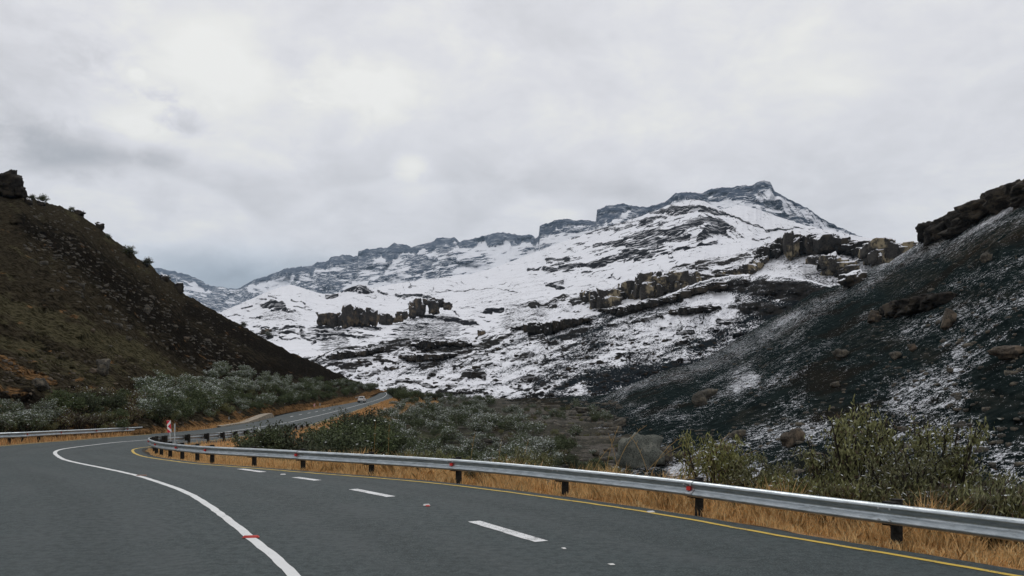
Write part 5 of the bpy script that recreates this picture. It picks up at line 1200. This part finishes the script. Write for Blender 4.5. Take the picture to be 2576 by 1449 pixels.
L_SNOW = leaf_mat('snow_on_leaves', [(0.44, 0.48, 0.44), (0.62, 0.65, 0.64), (0.74, 0.76, 0.77)])
L_TWIG = leaf_mat('dark_twigs', [(0.014, 0.012, 0.010), (0.03, 0.026, 0.02), (0.05, 0.04, 0.03)])
def make_shrub(seed, H, Wd, nb, nleaf, ls, mats, snow=.25, upright=0.3, brown=0.0, name='shrub', spread=.16, elong=1.6):
    r = np.random.RandomState(seed); root = bpy.data.objects.new(name, None)
    stems = MB(); tips = []
    for i in range(nb):
        a = r.uniform(0, 2 * math.pi); rad = Wd / 2 * math.sqrt(r.uniform(.02, 1)); h = H * (1 - .45 * (rad / (Wd / 2)) ** 2 * (1 - upright)) * r.uniform(.72, 1.08)
        top = Vector((math.cos(a) * rad, math.sin(a) * rad, h)); b0 = Vector((math.cos(a) * rad * .12, math.sin(a) * rad * .12, -.1))
        midp = b0.lerp(top, .55) + Vector((r.uniform(-.1, .1), r.uniform(-.1, .1), .05 * H)) * .8
        pts = [b0, midp, top]; stems.tube(pts, [.022 * H, .014 * H, .004 * H], 4, cap=False); tips.append((b0, midp, top))
        for k in range(3):
            t0 = r.uniform(.45, .9); s0 = midp.lerp(top, (t0 - .45) / .55 if t0 > .45 else 0); e0 = s0 + Vector((r.uniform(-1, 1), r.uniform(-1, 1), r.uniform(.1, 1.0))) * (.17 * Wd)
            stems.tube([s0, e0], [.008 * H, .003 * H], 3, cap=False); tips.append((s0, s0.lerp(e0, .5), e0))
    V = np.zeros((nleaf, 4, 3)); mi = np.zeros(nleaf, int)
    for i in range(nleaf):
        b0, mp, tp = tips[r.randint(len(tips))]; t = r.uniform(.25, 1.05); p = np.array(b0.lerp(mp, t * 2) if t < .5 else mp.lerp(tp, (t - .5) * 2))
        p = p + r.randn(3) * spread * Wd * .33 * np.array((1, 1, .8)); p[2] = max(p[2], .03)
        isnow = r.rand() < snow * np.interp(p[2] / H, [.2, .6, 1], [.1, .8, 1.6])
        s = ls * r.uniform(.6, 1.3)
        if isnow: d = np.array([r.randn(), r.randn(), r.randn() * .25]); p = p + np.array((0, 0, s * .3)); s *= 1.0
        else: d = np.array([r.randn(), r.randn(), r.randn() * .6 + upright * 2.2])
        d /= np.linalg.norm(d) + 1e-6; q = r.randn(3); q -= d * q.dot(d); 
        if isnow: q[2] *= .3
        q /= np.linalg.norm(q) + 1e-6
        V[i, 0] = p - d * s * elong / 2; V[i, 1] = p + q * s * .34; V[i, 2] = p + d * s * elong / 2; V[i, 3] = p - q * s * .34
        mi[i] = 1 if isnow else (2 if r.rand() < brown else 0)
    me = mesh_np('foliage', V.reshape(-1, 3), np.arange(nleaf * 4).reshape(-1, 4), mats, False, midx=mi)
    st = stems.build('stems', L_TWIG)
    me.parent = root; st.parent = root
    return root, [me, st]
PROTO = {}
def proto(key, **kw):
    root, ch = make_shrub(**kw); PROTO[key] = (root, ch, False)
proto('snowy1', seed=1, H=2.4, Wd=3.2, nb=22, nleaf=4800, ls=.105, mats=[L_GREEN, L_SNOW, L_BROWN], snow=.27, brown=.06)
proto('snowy2', seed=2, H=2.0, Wd=2.8, nb=20, nleaf=4200, ls=.10, mats=[L_GREEN, L_SNOW, L_BROWN], snow=.36, brown=.08)
proto('snowy3', seed=3, H=2.9, Wd=3.0, nb=22, nleaf=4600, ls=.11, mats=[L_GREEN, L_SNOW, L_BROWN], snow=.13, brown=.10)
proto('dark1', seed=4, H=2.3, Wd=2.6, nb=24, nleaf=4600, ls=.095, mats=[L_DARK, L_SNOW, L_BROWN], snow=.012, upright=.5, brown=.03)
proto('dark2', seed=5, H=2.6, Wd=3.2, nb=26, nleaf=5200, ls=.10, mats=[L_DARK, L_SNOW, L_BROWN], snow=.012, upright=.4)
proto('olive1', seed=6, H=1.5, Wd=1.7, nb=26, nleaf=5200, ls=.034, mats=[L_OLIVE, L_SNOW, L_BROWN], snow=.035, upright=.9, brown=.10, elong=2.6, spread=.12)
proto('olive2', seed=7, H=2.1, Wd=1.8, nb=18, nleaf=3400, ls=.042, mats=[L_OLIVE, L_SNOW, L_BROWN], snow=.05, upright=.7, brown=.08, elong=2.2, spread=.12)
proto('olive3', seed=8, H=1.1, Wd=1.6, nb=24, nleaf=6000, ls=.034, mats=[L_OLIVE, L_SNOW, L_BROWN], snow=.04, upright=1.0, brown=.18, elong=3.0, spread=.14)
proto('brown1', seed=9, H=1.8, Wd=2.2, nb=26, nleaf=2200, ls=.08, mats=[L_BROWN, L_SNOW, L_OLIVE], snow=.04, upright=.6, brown=.3)
proto('sky1', seed=10, H=2.4, Wd=2.8, nb=18, nleaf=1400, ls=.15, mats=[L_DARK, L_SNOW, L_BROWN], snow=.22, brown=.2)
def plant(key, loc, label, s=1.0, rz=None, group=None, cat='shrub', sz=None):
    root, ch, used = PROTO[key]; root.name = root.name if used else 'shrub'
    if not used:
        o = root; sc.collection.objects.link(o); PROTO[key] = (root, ch, True)
    else:
        o = root.copy(); sc.collection.objects.link(o)
        for c in ch: d = c.copy(); sc.collection.objects.link(d); d.parent = o
    for k in ('group',):
        if k in o: del o[k]
    o.location = loc; o.rotation_euler = (0, 0, R0.uniform(0, 6.28) if rz is None else rz); o.scale = (s, s, s * (sz or 1))
    tag(o, label, cat, group); return o
R0 = random.Random(7)
def on_ground(px, d):
    x = (px - CX) / FP * d; return (x, d, gz(x, d) - .05)
# distinct shrubs
plant('dark1', on_ground(690, 38), 'dark green shrub with thin upright twigs hiding the middle of the far rail', 1.18)
plant('dark1', on_ground(655, 37), 'dark green shrub at the left of the clump in front of the far rail', .92)
plant('dark1', on_ground(735, 41), 'dark green shrub at the right of the clump in front of the far rail', 1.0)
plant('dark2', on_ground(850, 50), 'big dark green bush dusted with snow on its left side, below the far road', 1.45)
plant('dark2', on_ground(905, 52), 'broad dark green bush right of the biggest one below the far road', 1.35)
plant('snowy1', on_ground(812, 52), 'snow dusted bush peeping out left of the big dark bush', .7)
for px_, d_, s_c, lb_ in [(840, 57, 1.55, 'big rounded dark green bush left of centre below the far road'), (885, 63, 1.75, 'biggest dark green bush in the clump below the far road, rising against the road'), (930, 72, 1.7, 'dark green bush at the right end of the clump, beside the orange bank'),
                        (800, 54, 1.0, 'lower dark green bush at the left end of the clump below the far road'), (905, 84, 1.6, 'dark green bush behind the clump, nearest the far road'), (960, 78, 1.5, 'dark green bush where the clump meets the snow dusted thicket')]:
    plant('dark2', on_ground(px_, d_), lb_, s_c)
plant('olive2', on_ground(2140, 16.5), 'tall olive shrub with open dark branches behind the rail at the right', 1.12, sz=1.22)
plant('olive2', on_ground(2085, 16.8), 'thin olive shrub left of the tall one behind the rail', .85, sz=1.1)
plant('olive2', on_ground(2350, 15.5), 'wide olive shrub right of the tall one behind the rail', 1.08, sz=1.22)
plant('olive2', on_ground(2285, 15.0), 'slender olive shrub between the two larger ones behind the rail', .8, sz=1.15)
plant('olive2', on_ground(2420, 15.2), 'olive shrub with bare tips behind the rail near the right edge', .9, sz=1.1)
plant('olive1', on_ground(1800, 19.5), 'broom like olive clump behind the rail, left of two close together', 1.15, sz=1.15)
plant('olive1', on_ground(1905, 18.6), 'broom like olive clump behind the rail, right of two close together', 1.05)
for i, (px, d, s) in enumerate([(2000, 17.2, .9), (2200, 15.2, 1.0), (2480, 13.6, 1.05), (2560, 13.2, 1.1), (2620, 13, 1.0), (2040, 16.3, .9), (1850, 19.3, .8), (2450, 14.2, 1.0), (2520, 13.8, 1.0), (2390, 14.2, .9), (2310, 14.6, .85), (2160, 15.4, .9), (2110, 15.8, .85), (2240, 15.0, .85), (1960, 17.8, .7)]):
    plant('olive3', on_ground(px, d), 'low olive undergrowth directly behind the guardrail at the right', s * 1.15, group='olive undergrowth behind the rail')
for i in range(34):
    px = R0.uniform(930, 1700); d = np.interp(px, [900, 1700], [29, 21]) + R0.uniform(-1, 5)
    plant(R0.choice(['olive3', 'olive3', 'olive1', 'olive3', 'olive1']), on_ground(px, d), 'low olive and green growth just behind the middle of the guardrail', R0.uniform(.45, .95), group='growth behind the middle of the rail')
for i in range(22):
    px = R0.uniform(600, 1000); d = np.interp(px, [560, 1000], [35, 30]) + R0.uniform(0, 9)
    plant(R0.choice(['olive3', 'dark1', 'olive1', 'dark1']), on_ground(px, d), 'green bush in the hollow between the near rail and the far rail', R0.uniform(.5, .85), group='bushes in the hollow inside the bend')
# valley thicket
QUEUE = []
def queue(key, loc, label, sc_, group): QUEUE.append((sc_ / max(loc[1], 1), key, loc, label, sc_, group))
cnt = 0
for tries in range(6000):
    if cnt >= 480: break
    px = R0.uniform(800, 1430); d = 44 + 240 * R0.random() ** 1.35
    x = (px - CX) / FP * d; z, s_, r_ = ground_z([x], [d]); py = HY - (float(z[0]) - H0) / d * FP
    lim = np.interp(px, [800, 850, 960, 985, 1000, 1430], [1125, 1098, 1066, 1020, 980, 980])
    if s_[0] < 2.5 or py < lim: continue
    if px > 1330 and d > 120: continue
    if px > 1240 and d > 200: continue
    k = R0.choice(['snowy1', 'snowy2', 'snowy3', 'snowy2', 'snowy1', 'dark2', 'brown1'] if 960 < px < 1380 else ['dark1', 'snowy1', 'olive1', 'dark2'])
    if px < 960 and d < 70: k = R0.choice(['dark1', 'olive1', 'snowy1', 'olive3'])
    queue(k, (x, d, float(z[0]) - .1), 'snow dusted bush in the dense valley thicket right of the road', R0.uniform(.42, .95) * (1.1 if k != 'brown1' else .9), 'snow dusted thicket in the valley'); cnt += 1
# shrubs by the far bend, right side
for px, d, s in [(1000, 262, 1.9), (1022, 255, 1.6), (992, 285, 1.6), (1045, 262, 1.5), (1010, 235, 1.5), (985, 300, 1.2), (1070, 250, 1.4), (1100, 245, 1.3)]:
    x = (px - CX) / FP * d; plant('dark2', (x, d, W(px, 1012, d)[2] if px > 1400 else gz(x, d) - .2), 'dark green bush at the head of the valley thicket by the far bend', s, group='dark bushes by the far bend')
# thicket on the left bank
def on_layer(lay, px, py, off=0.0):
    d = surf(lay, px, py); x, y, z = W(px, py, d); return (x, y, z - off)
cnt = 0
for tries in range(6000):
    if cnt >= 420: break
    px = R0.uniform(320, 950); lo = np.interp(px, [320, 400, 500, 600, 700, 800, 900, 950], [1068, 1068, 1058, 1045, 1026, 1012, 994, 981])
    hi = np.interp(px, [320, 340, 400, 500, 560, 640, 760, 860, 950], [1030, 990, 975, 965, 925, 935, 960, 962, 975])
    py = R0.uniform(hi, lo)
    if py > lo - 3: continue
    fr = (py - hi) / (lo - hi)
    k = R0.choice(['snowy1', 'snowy2', 'snowy2', 'snowy3']) if fr < .55 else R0.choice(['dark1', 'dark2', 'olive1', 'snowy3', 'snowy1'])
    if px > 700 and R0.random() < .35: k = 'dark2'
    if px < 360: k = 'brown1'
    lab = 'snow dusted bush in the thicket on the left bank above the road' if k.startswith('snowy') else ('brown twiggy bush at the left end of the bank thicket' if k == 'brown1' else 'dark green bush along the lower edge of the left bank thicket')
    g = 'snow dusted thicket on the left bank' if k.startswith('snowy') else ('brown bushes on the left bank' if k == 'brown1' else 'green bushes along the foot of the left bank')
    queue(k, on_layer(LF, px, py, .15), lab, R0.uniform(.38, .86), g); cnt += 1
cnt = 0
for tries in range(80):
    if cnt >= 26: break
    px = R0.uniform(-20, 130); py = R0.uniform(1052, 1096)
    plant(R0.choice(['snowy1', 'olive1', 'snowy3', 'olive1']), on_layer(LF, px, py, .1), 'leafy green bush with white tips behind the left guardrail at the frame edge', R0.uniform(.4, .65), group='bushes behind the left guardrail'); cnt += 1
for i in range(46):
    px = R0.uniform(130, 330); py = R0.uniform(1010, 1088)
    queue(R0.choice(['brown1', 'brown1', 'olive3', 'dark1']), on_layer(LF, px, py, .1), 'brown and green scrub on the bank above the left guardrail', R0.uniform(.4, .85), 'scrub above the left guardrail')
for px, py, s, lb in [(326, 645, 1.25, 'round frosted bush on the left skyline, upper of two large ones'), (369, 668, 1.15, 'round frosted bush on the left skyline, lower of two large ones'), (271, 597, .6, 'small bush on the left skyline above the two large ones'),
                      (106, 508, .9, 'frosted leafless bush on the left skyline near the big rock'), (454, 736, .8, 'dark bush beside the crag at the step of the left skyline'), (80, 500, .6, 'thin twisted bush just below the big skyline rock'),
                      (180, 530, .6, 'small grey bush on the upper left skyline'), (612, 822, .95, 'small tree standing against the snow on the left skyline'), (420, 702, .7, 'dark bush on the skyline between crag and frosted bushes')]:
    plant('sky1', on_layer(LF, px, py + 4, .2), lb, s)
plant('sky1', on_layer(LB, 676, 848, .5), 'round bare tree on the snow slope behind the left hill', 2.2)
for i in range(190):
    px = R0.uniform(1180, 1590); d = 55 + 150 * R0.random() ** 1.2; x = (px - CX) / FP * d; z = gz(x, d)
    if px > 1420 and d > 105: continue
    queue(R0.choice(['brown1', 'olive3', 'snowy3', 'olive3', 'dark1', 'snowy2']), (x, d, z - .08), 'scattered scrub among the rocks by the stream bed', R0.uniform(.35, .85), 'scrub by the stream bed')
for i in range(40):
    px = R0.uniform(1240, 1530); py = R0.uniform(1020, 1120)
    queue(R0.choice(['brown1', 'olive3', 'snowy3', 'dark1']), on_layer(LE, px, py, .1), 'scattered scrub among the rocks by the stream bed', R0.uniform(.5, 1.0), 'scrub by the stream bed')

NPLANTED = sum(1 for o in sc.objects if o.name.startswith('shrub'))
NPLANTED = sum(1 for o in sc.objects if o.get('category') == 'shrub')
QUEUE.sort(key=lambda q: -q[0]); room = 290 - NPLANTED
for _, k, loc, lab, s_, g in QUEUE[:room]: plant(k, loc, lab, s_, group=g)
# the far and small remainder reads as one mass
rest = QUEUE[room:]
def leaf_data(key):
    me = PROTO[key][1][0].data; v = np.zeros(len(me.vertices) * 3, np.float32); me.vertices.foreach_get('co', v)
    mi = np.zeros(len(me.polygons), np.int32); me.polygons.foreach_get('material_index', mi); names = [m.name for m in me.materials]
    return v.reshape(-1, 4, 3), mi, names
LD_ = {k: leaf_data(k) for k in PROTO}; MATS = [L_GREEN, L_SNOW, L_BROWN, L_DARK, L_OLIVE]; MN = [m.name for m in MATS]
rr = np.random.RandomState(3)
for cond, lab in ((lambda q: q[2][0] < -34 * q[2][1] / 200 - 8 and q[5] != 'snow dusted thicket in the valley', 'mass of small snow dusted bushes filling the left bank thicket'), (lambda q: True, 'mass of small snow dusted bushes filling the valley thicket')):
    VV, MM = [], []; sel = [q for q in rest if cond(q)]; rest = [q for q in rest if not cond(q)]
    for _, k, loc, _l, s_, g in sel:
        v, mi, names = LD_[k]; n = len(v); take = rr.choice(n, int(n * .30), replace=False); vv = v[take]; cen = vv.mean(1, keepdims=True); vv = cen + (vv - cen) * 1.5
        a = rr.uniform(0, 6.28); Rm = np.array([[math.cos(a), math.sin(a), 0], [-math.sin(a), math.cos(a), 0], [0, 0, 1]])
        VV.append((vv.reshape(-1, 3) * s_) @ Rm + np.array(loc)); MM.append(np.array([MN.index(names[j]) for j in mi[take]]))
    if VV:
        V = np.concatenate(VV); o = mesh_np('thicket', V, np.arange(len(V)).reshape(-1, 4), MATS, False, midx=np.concatenate(MM)); tag(o, lab, 'bushes', kind='stuff')

# ------------------------------------------------------------------ grass
def grass_mat(name, cols):
    m, t = new_mat(name, .8, .15)
    n = t.noise(t.pos, 2.2, 4, .65); n2 = t.noise(t.pos, 25, 2, .6)
    c = t.mix(t.step(n, .36, .54), cols[0], cols[1]); c = t.mix(t.step(n2, .45, .65), c, cols[2])
    at = t.node('ShaderNodeAttribute', attribute_name='m'); sp = t.node('ShaderNodeSeparateColor'); t.put(sp.inputs[0], at.outputs['Color'])
    c = t.mix(sp.outputs[0], t.mix(0.72, c, (0.05, 0.03, 0.012)), c)
    t.put(t.b.inputs['Base Color'], c); return m
M_DRY = grass_mat('dry_orange_grass', [(0.72, 0.37, 0.13), (0.97, 0.62, 0.27), (0.97, 0.76, 0.42)])
M_DRYF = grass_mat('dry_far_grass', [(0.58, 0.31, 0.12), (0.80, 0.47, 0.20), (0.84, 0.58, 0.30)])
M_GRN = grass_mat('green_grass', [(0.05, 0.055, 0.018), (0.12, 0.12, 0.04), (0.22, 0.18, 0.07)])
def blades(name, P, hgt, wid, lean, mat, label, seed):
    r = np.random.RandomState(seed); n = len(P); a = r.uniform(0, 2 * np.pi, n); h = hgt * r.uniform(.45, 1.15, n); w = wid * r.uniform(.6, 1.4, n)
    la = r.uniform(0, 2 * np.pi, n); lr = lean * h * r.uniform(.1, 1, n)
    dx, dy = np.cos(a) * w / 2, np.sin(a) * w / 2; tx, ty = np.cos(la) * lr, np.sin(la) * lr
    V = np.zeros((n, 5, 3)); base = P.copy(); base[:, 2] -= .03
    V[:, 0] = base - np.c_[dx, dy, 0 * dx]; V[:, 1] = base + np.c_[dx, dy, 0 * dx]
    V[:, 2] = base + np.c_[dx * .7 + tx * .35, dy * .7 + ty * .35, h * .6]; V[:, 3] = base + np.c_[tx, ty, h]; V[:, 4] = base + np.c_[-dx * .7 + tx * .35, -dy * .7 + ty * .35, h * .6]
    me = bpy.data.meshes.new(name); F = (np.arange(n)[:, None] * 5 + np.arange(5)[None]).astype(np.int32)
    tone = np.repeat(np.clip(r.beta(1.6, .8, n), 0, 1), 5)[:, None] * np.ones((1, 3))
    o = mesh_np(name, V.reshape(-1, 3), F, mat, False, col=tone); tag(o, label, 'grass', kind='stuff'); return o
def strip_pts(E, N, i0, i1, a, b, n, seed, sgn=1, clump=True):
    r = np.random.RandomState(seed); s = arclen(E); q = r.uniform(s[i0], s[i1], n); o = a + (b - a) * r.rand(n)
    if clump: q = q + r.randn(n) * .02; 
    P = np.stack([np.interp(q, s, E[:, i]) for i in range(3)], 1); NN = np.stack([np.interp(q, s, N[:, i]) for i in range(2)], 1)
    P[:, :2] += NN * (o * sgn)[:, None]; 
    dens = fbm(P[:, 0] * .9, P[:, 1] * .9, 2.0, 3); edge = fbm(P[:, 0] * 1.7, P[:, 1] * 1.7, 8.0, 3)
    keep = (o > a + .16 + edge * .22) & (r.rand(n) < .62 + dens * .7)
    P = P[keep]; o = o[keep]
    return P, o
iN0, iN1 = near_idx(edgeR, 8, 6), near_idx(edgeR, -9, 28)
P, o_ = strip_pts(edgeR, RN, iN0, iN1, .08, 3.2, 95000, 1); P[:, 2] += np.interp(o_, [0, .35, .8, 1.5, 2.3, 3.4], [-.02, -.07, -.14, -.22, -.30, -.55])
hh = np.interp(o_, [.1, .5, .95, 1.25, 3.2], [.11, .18, .22, .46, .50]) * np.clip(1 + 1.1 * fbm(P[:, 0] * 1.6, P[:, 1] * 1.6, 4, 3), .25, 2.0)
blades('grass', P, hh, .015, .75, M_DRY, 'dry orange grass along the foot of the near guardrail', 1)
iM1 = near_idx(edgeR, -20.5, 47)
P, o_ = strip_pts(edgeR, RN, iN1, iM1, .15, 3.0, 30000, 2); P[:, 2] += np.interp(o_, [0, .35, .8, 1.5, 2.3, 3.4], [-.02, -.07, -.14, -.22, -.30, -.55])
blades('grass', P, np.interp(o_, [.1, .9, 1.3, 3.2], [.10, .16, .42, .5]), .022, .5, M_DRY, 'dry orange grass under the guardrail at the tip of the bend', 2)
P, o_ = strip_pts(edgeR, RN, iM1, near_idx(edgeR, -43, 300), .15, 9, 60000, 3)
z, _, _ = ground_z(P[:, 0], P[:, 1]); P[:, 2] = z
blades('grass', P, np.interp(P[:, 1], [45, 120, 300], [.5, .55, .8]), np.interp(P[:, 1], [45, 120, 300], [.035, .06, .12]), .5, M_DRYF, 'dry orange grass below the far part of the road', 3)
P, o_ = strip_pts(edgeR, RN, near_idx(edgeR, -36, 215), near_idx(edgeR, -44, 305), .15, 16, 14000, 13)
z, _, _ = ground_z(P[:, 0], P[:, 1]); P[:, 2] = z
blades('grass', P, .8, .16, .5, M_DRYF, 'orange grass embankment outside the far bend', 13)
P, o_ = strip_pts(edgeL, LN, near_idx(edgeL, -26, 36), near_idx(edgeL, -52, 305), .2, 3.2, 60000, 4, -1); P[:, 2] -= .06
blades('grass', P, np.interp(P[:, 1], [35, 60, 300], [.32, .40, .8]), np.interp(P[:, 1], [35, 60, 120, 300], [.03, .04, .07, .12]), .5, M_DRYF, 'dry orange grass on the left verge', 4)
# green mix behind the rail
P, o_ = strip_pts(edgeR, RN, iN0, near_idx(edgeR, -12, 31), 2.6, 6.5, 40000, 5)
z, _, _ = ground_z(P[:, 0], P[:, 1]); P[:, 2] = z
blades('grass', P, .62, .016, .6, M_GRN, 'rank green grass behind the near guardrail', 5)
# tall arching stems behind the rail, each one countable
M_STEM = flat_mat('straw_stem', (0.36, 0.24, 0.09), .8, 0, .25)
for i, (px, d, hgt, lx) in enumerate([(1540, 20.5, 2.5, .9), (1600, 20.5, 2.1, 1.5), (1640, 20, 2.0, -.5), (1520, 21, 2.2, .4), (1625, 20.2, 2.3, 1.0), (1690, 19.6, 1.9, .9), (1765, 19.2, 2.4, .7), (1780, 19.2, 2.1, 1.2), (940, 29, 2.3, .05), (975, 29.5, 2.4, .05), (1180, 26.5, 2.1, .2),
                                       (1250, 26, 1.9, .15), (1310, 24.5, 1.8, .25), (1480, 22, 1.7, .6), (2215, 15.6, 1.5, -.4), (2180, 15.8, 1.4, .5), (1660, 20, 1.7, 1.3), (1560, 21, 2.0, -.3), (1865, 18.8, 1.2, .9)]):
    x, y, z = on_ground(px, d); m = MB(); n = 9; pts = []
    for k in range(n):
        t_ = k / (n - 1); pts.append((lx * t_ ** 2.0, .1 * t_, hgt * (t_ - .22 * t_ ** 3 * min(1, abs(lx)))))
    m.tube(pts, [.008 * (1 - .6 * k / n) for k in range(n)], 4)
    for k in range(5):
        t_ = .78 + .05 * k; q = Vector(pts[int(t_ * (n - 1))]); m.tube([q, q + Vector((.05 * (1 if k % 2 else -1), 0, .09))], [.006, .002], 3, cap=False)
    o = m.build('grass_stem', M_STEM); o.location = (x, y, z); tag(o, 'tall arching straw coloured grass stem behind the guardrail', 'grass stem', 'tall grass stems behind the rail')

# ------------------------------------------------------------------ haze
m = bpy.data.materials.new('haze'); m.use_nodes = True; nt = m.node_tree; nt.nodes.clear()
pv = nt.nodes.new('ShaderNodeVolumePrincipled'); pv.inputs['Color'].default_value = (0.55, 0.76, 1.0, 1); pv.inputs['Density'].default_value = 0.00003; pv.inputs['Anisotropy'].default_value = 0.2
out = nt.nodes.new('ShaderNodeOutputMaterial'); nt.links.new(pv.outputs[0], out.inputs['Volume'])
hb = MB(); hb.box((0, 6500, 1100), (17000, 15000, 2322)); ho = hb.build('haze', m); tag(ho, 'thin blue grey air haze over the valley', 'haze', kind='stuff')
